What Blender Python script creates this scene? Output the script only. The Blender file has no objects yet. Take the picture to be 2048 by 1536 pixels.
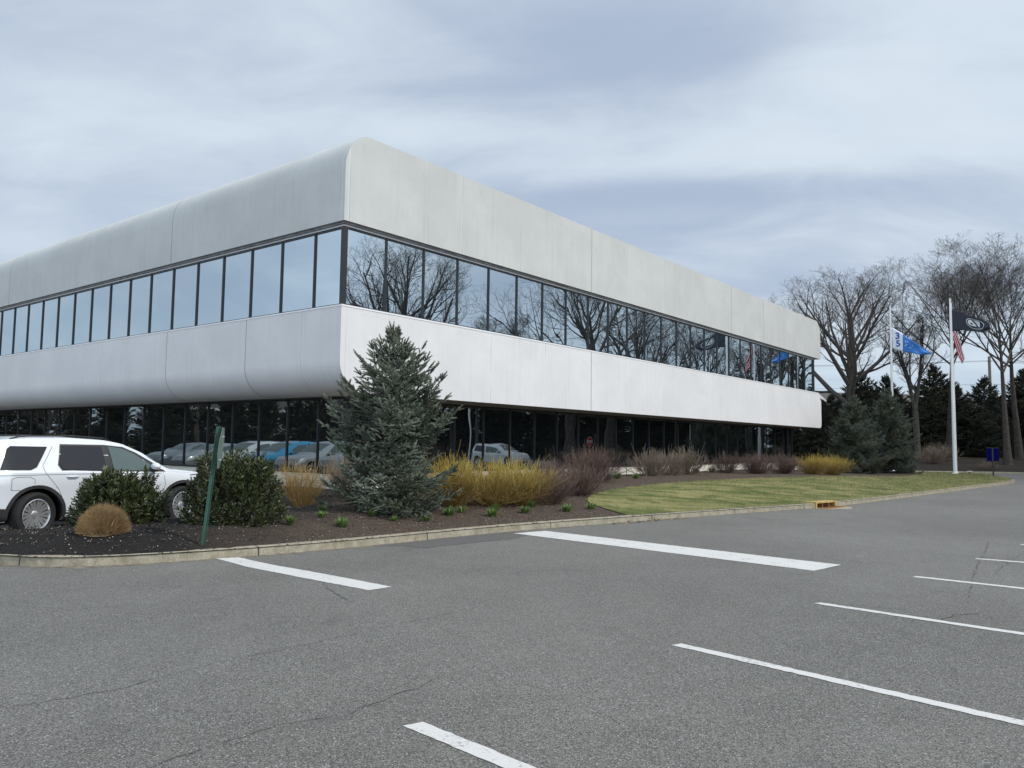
import bpy, bmesh, math, random
import numpy as np
from mathutils import Vector, Matrix
from mathutils.geometry import delaunay_2d_cdt
rad = math.radians
random.seed(7); RN = np.random.default_rng(11)
SC = bpy.context.scene
COL = SC.collection

# ---------------------------------------------------------------- camera
cam_d = bpy.data.cameras.new('camera'); cam = bpy.data.objects.new('camera', cam_d); COL.objects.link(cam)
R3 = Vector((0.99990806, -0.00102432, 0.01352094)); F3 = Vector((0.0, 0.99714265, 0.07554158)); U3 = Vector((-0.01355968, -0.07553463, 0.99705098))
M = Matrix.Identity(4)
for i in range(3):
    M[i][0] = R3[i]; M[i][1] = U3[i]; M[i][2] = -F3[i]
M.translation = (0, 0, 1.65)
cam.matrix_world = M
cam_d.sensor_width = 36; cam_d.lens = 36 * 1572.75 / 2048; cam_d.clip_start = 0.05; cam_d.clip_end = 4000
SC.camera = cam

# ---------------------------------------------------------------- light
SUN_EL, SUN_AZ = rad(48), rad(108)          # azimuth clockwise from +Y
sd = Vector((math.sin(SUN_AZ) * math.cos(SUN_EL), math.cos(SUN_AZ) * math.cos(SUN_EL), math.sin(SUN_EL)))
sl = bpy.data.lights.new('sun', 'SUN'); sl.energy = 1.75; sl.angle = rad(4); sl.color = (1.0, 0.955, 0.88)
so = bpy.data.objects.new('sun', sl); COL.objects.link(so); so.rotation_euler = sd.to_track_quat('Z', 'Y').to_euler()
SC.view_settings.view_transform = 'Standard'; SC.view_settings.look = 'None'
SC.view_settings.exposure = 0.50; SC.view_settings.gamma = 1.0
SC.cycles.use_denoising = True
SC.cycles.max_bounces = 6; SC.cycles.diffuse_bounces = 3; SC.cycles.glossy_bounces = 3; SC.cycles.transparent_max_bounces = 6

class NT:
    """tiny node-tree helper"""
    def __init__(s, tree): s.t = tree; s.n = tree.nodes; s.l = tree.links
    def node(s, kind, **kw):
        nd = s.n.new(kind)
        for k, v in kw.items():
            if k.startswith('i_'): nd.inputs[k[2:].replace('_', ' ')].default_value = v
            else: setattr(nd, k, v)
        return nd
    def link(s, a, b): s.l.new(a, b)
    def val(s, inp, v):
        if hasattr(v, 'is_output') or isinstance(v, bpy.types.NodeSocket): s.l.new(v, inp)
        else: inp.default_value = v
    def math(s, op, a, b=0.0, c=0.0, clamp=False):
        nd = s.n.new('ShaderNodeMath'); nd.operation = op; nd.use_clamp = clamp
        s.val(nd.inputs[0], a); s.val(nd.inputs[1], b)
        if op in ('MULTIPLY_ADD', 'SMOOTH_MIN'): s.val(nd.inputs[2], c)
        return nd.outputs[0]
    def mix(s, f, a, b, blend='MIX'):
        nd = s.n.new('ShaderNodeMix'); nd.data_type = 'RGBA'; nd.blend_type = blend
        s.val(nd.inputs[0], f)
        s.val(nd.inputs[6], a if not isinstance(a, tuple) else (*a[:3], 1)); s.val(nd.inputs[7], b if not isinstance(b, tuple) else (*b[:3], 1))
        return nd.outputs[2]
    def ramp(s, f, lo, hi, a=0.0, b=1.0):
        nd = s.n.new('ShaderNodeMapRange'); nd.clamp = True; nd.interpolation_type = 'SMOOTHSTEP'
        s.val(nd.inputs[0], f); nd.inputs[1].default_value = lo; nd.inputs[2].default_value = hi; nd.inputs[3].default_value = a; nd.inputs[4].default_value = b
        return nd.outputs[0]
    def noise(s, vec, scale, detail=3, rough=.5, dist=0.0, dim='3D'):
        nd = s.n.new('ShaderNodeTexNoise'); nd.noise_dimensions = dim
        if vec is not None: s.l.new(vec, nd.inputs['Vector'])
        nd.inputs['Scale'].default_value = scale; nd.inputs['Detail'].default_value = detail
        nd.inputs['Roughness'].default_value = rough; nd.inputs['Distortion'].default_value = dist
        return nd.outputs['Fac']
    def scale(s, vec, v):
        nd = s.n.new('ShaderNodeVectorMath'); nd.operation = 'MULTIPLY'; s.l.new(vec, nd.inputs[0]); nd.inputs[1].default_value = v
        return nd.outputs[0]
    def obj(s): return s.n.new('ShaderNodeTexCoord').outputs['Object']
    def bump(s, h, strength, dist, normal=None):
        nd = s.n.new('ShaderNodeBump'); nd.inputs['Strength'].default_value = strength; nd.inputs['Distance'].default_value = dist
        s.l.new(h, nd.inputs['Height'])
        if normal is not None: s.l.new(normal, nd.inputs['Normal'])
        return nd.outputs[0]

# ---------------------------------------------------------------- world: hazy overcast over a physical sky
W = bpy.data.worlds.new('World'); SC.world = W; W.use_nodes = True
g = NT(W.node_tree); g.n.clear()
sky = g.node('ShaderNodeTexSky', sky_type='NISHITA', sun_disc=False, sun_elevation=SUN_EL, sun_rotation=SUN_AZ, air_density=1.0, dust_density=2.0, ozone_density=1.5)
tc = g.node('ShaderNodeTexCoord'); dirv = tc.outputs['Generated']
sep = g.node('ShaderNodeSeparateXYZ'); g.link(dirv, sep.inputs[0])
zz = g.math('MAXIMUM', sep.outputs[2], 0.0)
den = g.math('ADD', zz, 0.22)
cx = g.math('DIVIDE', sep.outputs[0], den); cy = g.math('DIVIDE', sep.outputs[1], den)
comb = g.node('ShaderNodeCombineXYZ'); g.link(cx, comb.inputs[0]); g.link(cy, comb.inputs[1])
mp = g.node('ShaderNodeMapping'); g.link(comb.outputs[0], mp.inputs[0]); mp.inputs['Rotation'].default_value = (0, 0, rad(18)); mp.inputs['Scale'].default_value = (0.75, 1.25, 1); mp.inputs['Location'].default_value = (3.1, 1.7, 0)
n1 = g.noise(mp.outputs[0], 0.9, 3, .45, .35); n2 = g.noise(mp.outputs[0], 2.6, 5, .55, .6); n3 = g.noise(g.scale(mp.outputs[0], (1.0, 1.7, 1)), 4.0, 6, .6, .5)
cl = g.math('ADD', g.math('ADD', g.math('MULTIPLY', n1, .42), g.math('MULTIPLY', n2, .30)), g.math('MULTIPLY_ADD', n3, .09, .10))
def blob(d, w, amt, sharp):
    d = Vector(d).normalized()
    nd = g.node('ShaderNodeVectorMath', operation='SUBTRACT'); g.link(dirv, nd.inputs[0]); nd.inputs[1].default_value = d
    # stretch horizontally: divide by widths along local right / up
    r = Vector((d.y, -d.x, 0)).normalized(); u = r.cross(d)
    o = []
    for ax, ww in ((r, w[0]), (u, w[1])):
        q = g.node('ShaderNodeVectorMath', operation='DOT_PRODUCT'); g.link(nd.outputs[0], q.inputs[0]); q.inputs[1].default_value = ax
        o.append(g.math('POWER', g.math('DIVIDE', q.outputs['Value'], ww), 2.0))
    e = g.math('EXPONENT', g.math('MULTIPLY', g.math('ADD', o[0], o[1]), -1.0))
    fr = g.node('ShaderNodeVectorMath', operation='DOT_PRODUCT'); g.link(dirv, fr.inputs[0]); fr.inputs[1].default_value = d
    e = g.math('MULTIPLY', e, g.ramp(fr.outputs['Value'], 0.0, .4))
    return g.math('MULTIPLY', e, amt)
BL = [((.16, 1, .53), (.20, .06), -.13, 1), ((.45, 1, .47), (.24, .12), .15, 1), ((.20, 1, .33), (.26, .018), -.09, 1), ((-.03, 1, .405), (.16, .022), .10, 1),
      ((.30, 1, .37), (.30, .025), .08, 1), ((-.45, 1, .50), (.30, .08), -.03, 1), ((-.55, 1, .28), (.25, .06), -.08, 1), ((-.30, 1, .42), (.25, .03), .05, 1), ((.50, 1, .27), (.25, .03), .05, 1)]
for b in BL: cl = g.math('ADD', cl, blob(*b))
cf = g.ramp(cl, .36, .66)
cloud = g.mix(cf, (.310, .372, .475), (.525, .590, .650))
lowc = g.ramp(sep.outputs[2], 0.0, .20)
cloud = g.mix(lowc, g.mix(cf, (.36, .455, .56), (.48, .56, .64)), cloud)
behind = g.ramp(sep.outputs[1], .25, -.55, 1.0, 2.0)     # unseen sky behind the camera, brightened as added fill for the shaded left face
bc = g.node('ShaderNodeCombineColor'); [g.link(behind, bc.inputs[i]) for i in range(3)]
cloud = g.mix(1.0, cloud, bc.outputs[0], 'MULTIPLY')
skyc = g.node('ShaderNodeMix', data_type='RGBA', blend_type='MIX'); skyc.inputs[0].default_value = .9
sks = g.node('ShaderNodeMix', data_type='RGBA', blend_type='MULTIPLY'); sks.inputs[0].default_value = 1.0; sks.inputs[7].default_value = (.09, .09, .09, 1)
g.link(sky.outputs[0], sks.inputs[6]); g.link(sks.outputs[2], skyc.inputs[6]); g.link(cloud, skyc.inputs[7])
bg = g.node('ShaderNodeBackground'); bg.inputs['Strength'].default_value = 1.0; g.link(skyc.outputs[2], bg.inputs['Color'])
wo = g.node('ShaderNodeOutputWorld'); g.link(bg.outputs[0], wo.inputs[0])

# ---------------------------------------------------------------- materials
MATS = {}
def mat(name, fn=None, col=(.5, .5, .5), rough=.7, metal=0.0, var=0.0, vscale=8.0, coat=0.0, bump=0.0, spec=.5, island=0.0, trans=0.0):
    if name in MATS: return MATS[name]
    m = bpy.data.materials.new(name); m.use_nodes = True; MATS[name] = m
    g = NT(m.node_tree); b = m.node_tree.nodes['Principled BSDF']
    b.inputs['Base Color'].default_value = (*col, 1); b.inputs['Roughness'].default_value = rough; b.inputs['Metallic'].default_value = metal
    b.inputs['Specular IOR Level'].default_value = spec
    if coat: b.inputs['Coat Weight'].default_value = coat; b.inputs['Coat Roughness'].default_value = .03
    c = None
    if var:
        n = g.noise(g.obj(), vscale, 4, .6)
        c = g.mix(g.ramp(n, .3, .7), tuple(x * (1 - var) for x in col), tuple(min(1, x * (1 + var)) for x in col))
    if island:
        gi = g.node('ShaderNodeNewGeometry')
        base = c if c is not None else g.node('ShaderNodeRGB').outputs[0]
        if c is None: base.default_value = (*col, 1)
        dk = g.mix(1.0, base, (1 - island, 1 - island, 1 - island), 'MULTIPLY'); lt = g.mix(1.0, base, (1 + island, 1 + island, 1 + island), 'MULTIPLY')
        c = g.mix(gi.outputs['Random Per Island'], dk, lt)
    if c is not None: g.link(c, b.inputs['Base Color'])
    if bump:
        g.link(g.bump(g.noise(g.obj(), vscale * 3, 4, .6), bump, .01), b.inputs['Normal'])
    if trans:
        b.inputs['Transmission Weight'].default_value = 0
    if fn: fn(g, b)
    return m

def f_asphalt(g, b):
    o = g.obj()
    big = g.noise(o, .22, 4, .55, .4); mid = g.noise(o, 1.7, 4, .6)
    v = g.node('ShaderNodeTexVoronoi'); g.link(o, v.inputs['Vector']); v.inputs['Scale'].default_value = 135
    sepc = g.node('ShaderNodeSeparateColor'); g.link(v.outputs['Color'], sepc.inputs[0])
    v2 = g.node('ShaderNodeTexVoronoi'); g.link(o, v2.inputs['Vector']); v2.inputs['Scale'].default_value = 70
    sep2 = g.node('ShaderNodeSeparateColor'); g.link(v2.outputs['Color'], sep2.inputs[0])
    base = g.mix(g.ramp(big, .3, .7), (.118, .114, .103), (.152, .147, .133))
    base = g.mix(g.ramp(mid, .25, .75), g.mix(1.0, base, (.90, .90, .90), 'MULTIPLY'), base)
    st = g.ramp(sepc.outputs[0], .0, 1.0, .50, 1.50)
    cc = g.node('ShaderNodeCombineColor'); [g.link(st, cc.inputs[i]) for i in range(3)]
    base = g.mix(1.0, base, cc.outputs[0], 'MULTIPLY')
    sp = g.math('MULTIPLY', g.ramp(sep2.outputs[1], .90, .95), g.math('LESS_THAN', v2.outputs['Distance'], .36))
    base = g.mix(g.math('MULTIPLY', sp, .85), base, (.42, .41, .39))
    sp3 = g.math('MULTIPLY', g.ramp(sepc.outputs[2], .88, .93), g.math('LESS_THAN', v.outputs['Distance'], .45))
    base = g.mix(g.math('MULTIPLY', sp3, .75), base, (.36, .35, .33))
    st2 = g.noise(o, .8, 3, .5, 1.0)
    base = g.mix(g.ramp(st2, .60, .74, 0, .30), base, (.06, .058, .054)); st3 = g.noise(g.scale(o, (1.0, .28, 1)), .55, 4, .6, .6); base = g.mix(g.ramp(st3, .55, .72, 0, .20), base, (.21, .205, .19))
    g.link(base, b.inputs['Base Color'])
    h = g.math('ADD', v.outputs['Distance'], g.math('MULTIPLY', g.noise(o, 260, 2), .5))
    g.link(g.bump(h, .5, .004), b.inputs['Normal'])
    b.inputs['Roughness'].default_value = .82; b.inputs['Specular IOR Level'].default_value = .35
mat('asphalt', f_asphalt)
def f_patch(g, b):
    o = g.obj(); n = g.noise(o, 90, 3, .6); n2 = g.noise(o, 3, 3)
    g.link(g.mix(g.ramp(n, .3, .7), (.07, .068, .064), (.115, .11, .102)), b.inputs['Base Color']); b.inputs['Roughness'].default_value = .9
    g.link(g.bump(n, .4, .004), b.inputs['Normal'])
mat('asphalt_patch', f_patch)
def f_line(g, b):
    o = g.obj(); n = g.noise(o, 22, 5, .7); n2 = g.noise(o, 3.0, 4, .6); n3 = g.noise(o, 120, 3, .6)
    wear = g.ramp(g.math('ADD', g.math('MULTIPLY', n, .6), g.math('MULTIPLY', n2, .4)), .545, .625)
    c = g.mix(g.ramp(n3, .2, .8), (.50, .50, .475), (.63, .62, .59))
    g.link(g.mix(g.math('MULTIPLY', wear, .65), c, (.20, .20, .19)), b.inputs['Base Color'])
    b.inputs['Roughness'].default_value = .7; g.link(g.bump(n3, .35, .004), b.inputs['Normal'])
mat('road_paint', f_line)
def f_kerb(g, b):
    uv = g.node('ShaderNodeUVMap'); s2 = g.node('ShaderNodeSeparateXYZ'); g.link(uv.outputs[0], s2.inputs[0]); u = s2.outputs[0]
    o = g.obj(); n = g.noise(o, 6, 5, .65); n2 = g.noise(o, 45, 3, .6); n3 = g.noise(o, .7, 2)
    c = g.mix(g.ramp(n, .3, .72), (.27, .235, .165), (.44, .40, .31))
    c = g.mix(g.ramp(n2, .35, .75), g.mix(1.0, c, (.75, .74, .72), 'MULTIPLY'), c)
    c = g.mix(g.ramp(n3, .55, .7, 0, .35), c, (.24, .25, .19))
    fr = g.math('FRACT', g.math('DIVIDE', g.math('ADD', u, 1.75), 3.05)); j = g.math('LESS_THAN', g.math('ABSOLUTE', g.math('SUBTRACT', fr, .5)), .0035)
    fr2 = g.math('FRACT', g.math('DIVIDE', u, 1.02)); j2 = g.math('MULTIPLY', g.math('LESS_THAN', g.math('ABSOLUTE', g.math('SUBTRACT', fr2, g.math('MULTIPLY_ADD', n, .10, .45))), .004), .5)
    c = g.mix(g.math('MAXIMUM', j, g.math('MULTIPLY', j2, g.ramp(n3, .45, .55))), c, (.05, .045, .04))
    g.link(c, b.inputs['Base Color']); b.inputs['Roughness'].default_value = .92
    g.link(g.bump(g.math('ADD', n2, g.math('MULTIPLY', n, .8)), .5, .01), b.inputs['Normal'])
mat('kerb_concrete', f_kerb)
def f_mulch(g, b):
    o = g.obj(); n = g.noise(o, 55, 4, .7); n2 = g.noise(o, 9, 4, .6); n3 = g.noise(o, .5, 3)
    brown = g.mix(g.ramp(n, .35, .68), (.040, .030, .024), (.155, .118, .090))
    black = g.mix(g.ramp(n, .38, .75), (.011, .010, .0095), (.052, .048, .044))
    sx = g.node('ShaderNodeSeparateXYZ'); g.link(o, sx.inputs[0])
    f = g.ramp(g.math('MULTIPLY_ADD', n3, 3.0, sx.outputs[0]), -3.6, -1.2)
    g.link(g.mix(f, black, brown), b.inputs['Base Color']); b.inputs['Roughness'].default_value = .95; b.inputs['Specular IOR Level'].default_value = .15
    g.link(g.bump(g.math('ADD', n, n2), 1.0, .035), b.inputs['Normal'])
mat('mulch', f_mulch)
def f_berm(g, b):
    o = g.obj(); n = g.noise(o, 20, 4, .7); n3 = g.noise(o, .4, 3)
    g.link(g.mix(g.ramp(n, .3, .7), (.022, .019, .016), (.05, .043, .036)), b.inputs['Base Color']); b.inputs['Roughness'].default_value = .95; b.inputs['Specular IOR Level'].default_value = .1
    g.link(g.bump(n, 1.0, .05), b.inputs['Normal'])
mat('berm_mulch', f_berm)
def f_lawn(g, b):
    o = g.obj(); st = g.scale(o, (1.0, 1.0, 1.0))
    mp = g.node('ShaderNodeMapping'); g.link(o, mp.inputs[0]); mp.inputs['Rotation'].default_value = (0, 0, rad(-48)); mp.inputs['Scale'].default_value = (.55, 1.25, 1)
    n = g.noise(mp.outputs[0], 1.1, 5, .68, 1.2); n2 = g.noise(o, 26, 3, .6)
    c = g.mix(g.ramp(n, .38, .64), (.088, .118, .034), (.31, .28, .13))
    c = g.mix(g.ramp(n2, .3, .7), g.mix(1.0, c, (.6, .62, .55), 'MULTIPLY'), c)
    g.link(c, b.inputs['Base Color']); b.inputs['Roughness'].default_value = .95; b.inputs['Specular IOR Level'].default_value = .1
    g.link(g.bump(n2, 1.0, .03), b.inputs['Normal'])
mat('lawn', f_lawn)
def f_blades(g, b):
    o = g.obj(); mp = g.node('ShaderNodeMapping'); g.link(o, mp.inputs[0]); mp.inputs['Rotation'].default_value = (0, 0, rad(-48)); mp.inputs['Scale'].default_value = (.55, 1.25, 1)
    n = g.noise(mp.outputs[0], 1.1, 5, .68, 1.2); gi = g.node('ShaderNodeNewGeometry')
    c = g.mix(g.ramp(n, .36, .62), (.10, .145, .038), (.34, .30, .14))
    c = g.mix(g.math('MULTIPLY', g.ramp(gi.outputs['Random Per Island'], .0, 1.0), .5), c, (.30, .27, .15))
    g.link(c, b.inputs['Base Color']); b.inputs['Roughness'].default_value = .8; b.inputs['Specular IOR Level'].default_value = .2
mat('grass_blades', f_blades)
mat('far_grass', col=(.115, .115, .052), rough=.95, var=.35, vscale=.6, spec=.1)

JU = [1.67, 3.2, 4.68, 12.18, 25.67, 30.2]
def facade(name, ca, cb, cleft, strong_r, strong_l, seed):
    def fn(g, b):
        o = g.obj(); s = g.node('ShaderNodeSeparateXYZ'); g.link(o, s.inputs[0])
        nn = g.node('ShaderNodeTexCoord').outputs['Normal']; sn = g.node('ShaderNodeSeparateXYZ'); g.link(nn, sn.inputs[0])
        isr = g.math('GREATER_THAN', g.math('ABSOLUTE', sn.outputs[1]), .5)
        coord = g.math('ADD', g.math('MULTIPLY', s.outputs[0], isr), g.math('MULTIPLY', g.math('ADD', s.outputs[1], 60.0), g.math('SUBTRACT', 1.0, isr)))
        mpv = g.node('ShaderNodeCombineXYZ'); g.link(coord, mpv.inputs[0]); g.link(s.outputs[2], mpv.inputs[2]); mpv.inputs[1].default_value = seed
        v = mpv.outputs[0]
        blot = g.noise(v, .55, 5, .6, .3); streak = g.noise(g.scale(v, (5.5, 1, .22)), 1.0, 4, .55); fine = g.noise(v, 30, 4, .65); blot2 = g.noise(v, 2.2, 4, .6)
        c = g.mix(g.ramp(blot, .3, .7), ca, cb)
        c = g.mix(g.ramp(streak, .50, .74, 0, .18), c, tuple(x * .72 for x in ca))
        c = g.mix(g.ramp(blot2, .53, .75, 0, .24), c, tuple(x * .78 for x in cb))
        c = g.mix(g.ramp(streak, .22, .40, .14, 0), c, (.74, .74, .73))
        k = g.math('DIVIDE', g.math('ADD', coord, -.17), 1.5); fr = g.math('ABSOLUTE', g.math('SUBTRACT', g.math('FRACT', g.math('ADD', k, .5)), .5))
        wn = g.node('ShaderNodeTexWhiteNoise', noise_dimensions='1D'); g.link(g.math('ADD', g.math('FLOOR', g.math('ADD', k, .5)), seed), wn.inputs['W'])
        zfade = g.ramp(g.noise(g.scale(v, (.8, 1, 1.2)), 1.0, 2), .36, .60, .15, 1)
        ln = g.math('MULTIPLY', g.math('MULTIPLY', g.math('LESS_THAN', fr, .009), g.ramp(wn.outputs[0], .25, .9, .05, .42)), zfade)
        c = g.mix(ln, c, (.17, .165, .16))
        # pale patched strip beside some joints
        fr2 = g.math('LESS_THAN', g.math('ABSOLUTE', g.math('SUBTRACT', g.math('FRACT', g.math('ADD', k, .52)), .5)), .014)
        c = g.mix(g.math('MULTIPLY', g.math('MULTIPLY', fr2, g.ramp(wn.outputs[0], .6, .8, 0, .35)), g.math('SUBTRACT', 1.0, ln)), c, (.78, .78, .76))
        jm = None
        for lst, side in ((strong_r, isr), (strong_l, g.math('SUBTRACT', 1.0, isr))):
            for x in lst:
                xx = x if side is isr else x + 60.0
                m_ = g.math('MULTIPLY', g.math('LESS_THAN', g.math('ABSOLUTE', g.math('SUBTRACT', coord, xx)), .017), side)
                jm = m_ if jm is None else g.math('MAXIMUM', jm, m_)
        c = g.mix(g.math('MULTIPLY', jm, .62), c, (.10, .10, .10))
        g.link(c, b.inputs['Base Color']); b.inputs['Roughness'].default_value = .88; b.inputs['Specular IOR Level'].default_value = .25
        h = g.math('SUBTRACT', g.math('MULTIPLY', fine, .5), g.math('MULTIPLY', jm, 2.0))
        g.link(g.bump(g.math('ADD', h, g.math('MULTIPLY', blot2, .9)), .34, .02), b.inputs['Normal'])
    return mat(name, fn)
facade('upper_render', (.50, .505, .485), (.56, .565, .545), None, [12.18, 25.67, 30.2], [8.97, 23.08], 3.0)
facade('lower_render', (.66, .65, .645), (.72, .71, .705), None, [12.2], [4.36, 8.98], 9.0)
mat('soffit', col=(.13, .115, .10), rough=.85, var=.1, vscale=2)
mat('dark_frame', col=(.016, .018, .021), rough=.38, spec=.5)
mat('grey_metal', col=(.17, .165, .17), rough=.55, var=.25, vscale=3)
mat('pale_metal', col=(.55, .55, .56), rough=.5)
mat('roof_gravel', col=(.3, .29, .27), rough=.95, var=.2)
mat('interior_dark', col=(.012, .012, .013), rough=.9)
def f_plinth(g, b):
    o = g.obj(); br = g.node('ShaderNodeTexBrick'); s = g.node('ShaderNodeSeparateXYZ'); g.link(o, s.inputs[0])
    c = g.node('ShaderNodeCombineXYZ'); g.link(g.math('ADD', s.outputs[0], s.outputs[1]), c.inputs[0]); g.link(s.outputs[2], c.inputs[1]); g.link(c.outputs[0], br.inputs['Vector'])
    br.inputs['Scale'].default_value = 1.0; br.inputs['Brick Width'].default_value = .8; br.inputs['Row Height'].default_value = .16; br.inputs['Mortar Size'].default_value = .006
    br.inputs['Color1'].default_value = (.50, .48, .42, 1); br.inputs['Color2'].default_value = (.56, .54, .48, 1); br.inputs['Mortar'].default_value = (.25, .23, .2, 1)
    g.link(g.mix(g.ramp(g.noise(o, 4, 4), .5, .8, 0, .4), br.outputs['Color'], (.32, .30, .26)), b.inputs['Base Color']); b.inputs['Roughness'].default_value = .9
mat('plinth_block', f_plinth)
mat('pale_concrete', col=(.60, .57, .52), rough=.9, var=.12, vscale=3)
def glass(name, tint, k, wob):
    m = bpy.data.materials.new(name); m.use_nodes = True; MATS[name] = m; g = NT(m.node_tree); g.n.clear()
    gl = g.node('ShaderNodeBsdfGlossy'); gl.inputs['Color'].default_value = (*tint, 1); gl.inputs['Roughness'].default_value = .0
    df = g.node('ShaderNodeBsdfDiffuse'); df.inputs['Color'].default_value = (.012, .014, .016, 1)
    lw = g.node('ShaderNodeLayerWeight'); lw.inputs['Blend'].default_value = .35
    f = g.math('MULTIPLY_ADD', lw.outputs['Fresnel'], 1 - k, k, clamp=True)
    mx = g.node('ShaderNodeMixShader'); g.link(f, mx.inputs[0]); g.link(df.outputs[0], mx.inputs[1]); g.link(gl.outputs[0], mx.inputs[2])
    geo = g.node('ShaderNodeNewGeometry')
    n = g.noise(g.scale(geo.outputs['Position'], (1, 1, .6)), .9, 1, .4); g.link(g.bump(n, .5, wob), gl.inputs['Normal'])
    o = g.node('ShaderNodeOutputMaterial'); g.link(mx.outputs[0], o.inputs[0]); return m
glass('mirror_glass', (.79, .88, .91), .76, .006)
glass('dark_glass', (.62, .68, .69), .42, .010)
glass('house_glass', (.6, .65, .7), .3, .0)

# ---------------------------------------------------------------- object helpers
def tag(o, label=None, cat=None, group=None, kind=None):
    if label: o['label'] = label
    if cat: o['category'] = cat
    if group: o['group'] = group
    if kind: o['kind'] = kind
    return o
def empty(name, loc=(0, 0, 0), rz=0.0, parent=None):
    o = bpy.data.objects.new(name, None); COL.objects.link(o); o.location = loc; o.rotation_euler = (0, 0, rz); o.empty_display_size = .2
    if parent: o.parent = parent
    return o
def link_mesh(me, name, m, parent=None, smooth=False):
    o = bpy.data.objects.new(name, me); COL.objects.link(o)
    if m is not None and len(me.materials) == 0:
        for q in (m if isinstance(m, (list, tuple)) else [m]): me.materials.append(MATS[q] if isinstance(q, str) else q)
    if smooth: me.polygons.foreach_set('use_smooth', [True] * len(me.polygons))
    if parent: o.parent = parent
    return o
def np_mesh(name, V, F, smooth=False, mi=None):
    """V (n,3), F (m,k) array, k = 3 or 4"""
    me = bpy.data.meshes.new(name); V = np.asarray(V, np.float32); F = np.asarray(F, np.int32); k = F.shape[1]
    me.vertices.add(len(V)); me.vertices.foreach_set('co', V.ravel())
    me.loops.add(F.size); me.loops.foreach_set('vertex_index', F.ravel())
    me.polygons.add(len(F)); me.polygons.foreach_set('loop_start', np.arange(0, F.size, k, dtype=np.int32))
    if smooth: me.polygons.foreach_set('use_smooth', np.ones(len(F), bool))
    if mi is not None: me.polygons.foreach_set('material_index', np.asarray(mi, np.int32))
    me.update(calc_edges=True); return me
class MB:
    def __init__(s): s.v = []; s.f = []
    def add(s, v, f):
        n = len(s.v); s.v += [tuple(x) for x in v]; s.f += [tuple(i + n for i in q) for q in f]; return s
    def box(s, x0, x1, y0, y1, z0, z1, M=None):
        v = [(x, y, z) for z in (z0, z1) for y in (y0, y1) for x in (x0, x1)]
        if M: v = [M @ Vector(p) for p in v]
        return s.add(v, [(0, 2, 3, 1), (4, 5, 7, 6), (0, 1, 5, 4), (2, 6, 7, 3), (0, 4, 6, 2), (1, 3, 7, 5)])
    def tube(s, pts, r, n=10, cap=True):
        pts = [Vector(p) for p in pts]; rs = r if isinstance(r, (list, tuple)) else [r] * len(pts); v = []; f = []
        ref = None
        for i, p in enumerate(pts):
            t = (pts[min(i + 1, len(pts) - 1)] - pts[max(i - 1, 0)]).normalized()
            if ref is None: ref = Vector((1, 0, 0)) if abs(t.x) < .9 else Vector((0, 1, 0))
            a = (ref - t * ref.dot(t)).normalized(); b = t.cross(a); ref = a
            v += [p + (a * math.cos(2 * math.pi * k / n) + b * math.sin(2 * math.pi * k / n)) * rs[i] for k in range(n)]
        for i in range(len(pts) - 1):
            for k in range(n): f.append((i * n + k, i * n + (k + 1) % n, (i + 1) * n + (k + 1) % n, (i + 1) * n + k))
        if cap: f.append(tuple(range(n - 1, -1, -1))); f.append(tuple((len(pts) - 1) * n + k for k in range(n)))
        return s.add(v, f)
    def lathe(s, prof, n=24, M=None):
        """prof list of (r, z) around Z"""
        v = []; f = []
        for r, z in prof:
            for k in range(n): a = 2 * math.pi * k / n; v.append(Vector((r * math.cos(a), r * math.sin(a), z)))
        for i in range(len(prof) - 1):
            for k in range(n): f.append((i * n + k, i * n + (k + 1) % n, (i + 1) * n + (k + 1) % n, (i + 1) * n + k))
        if M: v = [M @ p for p in v]
        return s.add(v, f)
    def prism(s, poly, a, b, axis='y', M=None):
        """extrude a polygon in the plane normal to axis from a to b"""
        def P(p, t): return {'y': (p[0], t, p[1]), 'x': (t, p[0], p[1]), 'z': (p[0], p[1], t)}[axis]
        n = len(poly); v = [P(p, a) for p in poly] + [P(p, b) for p in poly]
        if M: v = [M @ Vector(p) for p in v]
        f = [tuple(range(n)), tuple(range(2 * n - 1, n - 1, -1))] + [(i, i + n, (i + 1) % n + n, (i + 1) % n) for i in range(n)]
        return s.add(v, f)
    def mesh(s, name, recalc=True):
        me = bpy.data.meshes.new(name); me.from_pydata([tuple(p) for p in s.v], [], s.f)
        if recalc:
            bm = bmesh.new(); bm.from_mesh(me); bmesh.ops.recalc_face_normals(bm, faces=bm.faces); bm.to_mesh(me); bm.free()
        me.update(); return me
    def build(s, name, m, parent=None, smooth=False, auto=False):
        me = s.mesh(name); o = link_mesh(me, name, m, parent, smooth)
        if auto: smooth_angle(me, 35)
        return o
def smooth_angle(me, deg):
    me.polygons.foreach_set('use_smooth', [True] * len(me.polygons))
    bm = bmesh.new(); bm.from_mesh(me); c = math.radians(deg)
    for e in bm.edges:
        if len(e.link_faces) == 2 and e.calc_face_angle(0) > c: e.smooth = False
    bm.to_mesh(me); bm.free()
def copy_tree(o, parent=None):
    c = o.copy(); COL.objects.link(c); c.parent = parent
    for ch in list(o.children): copy_tree(ch, c)
    return c

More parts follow.
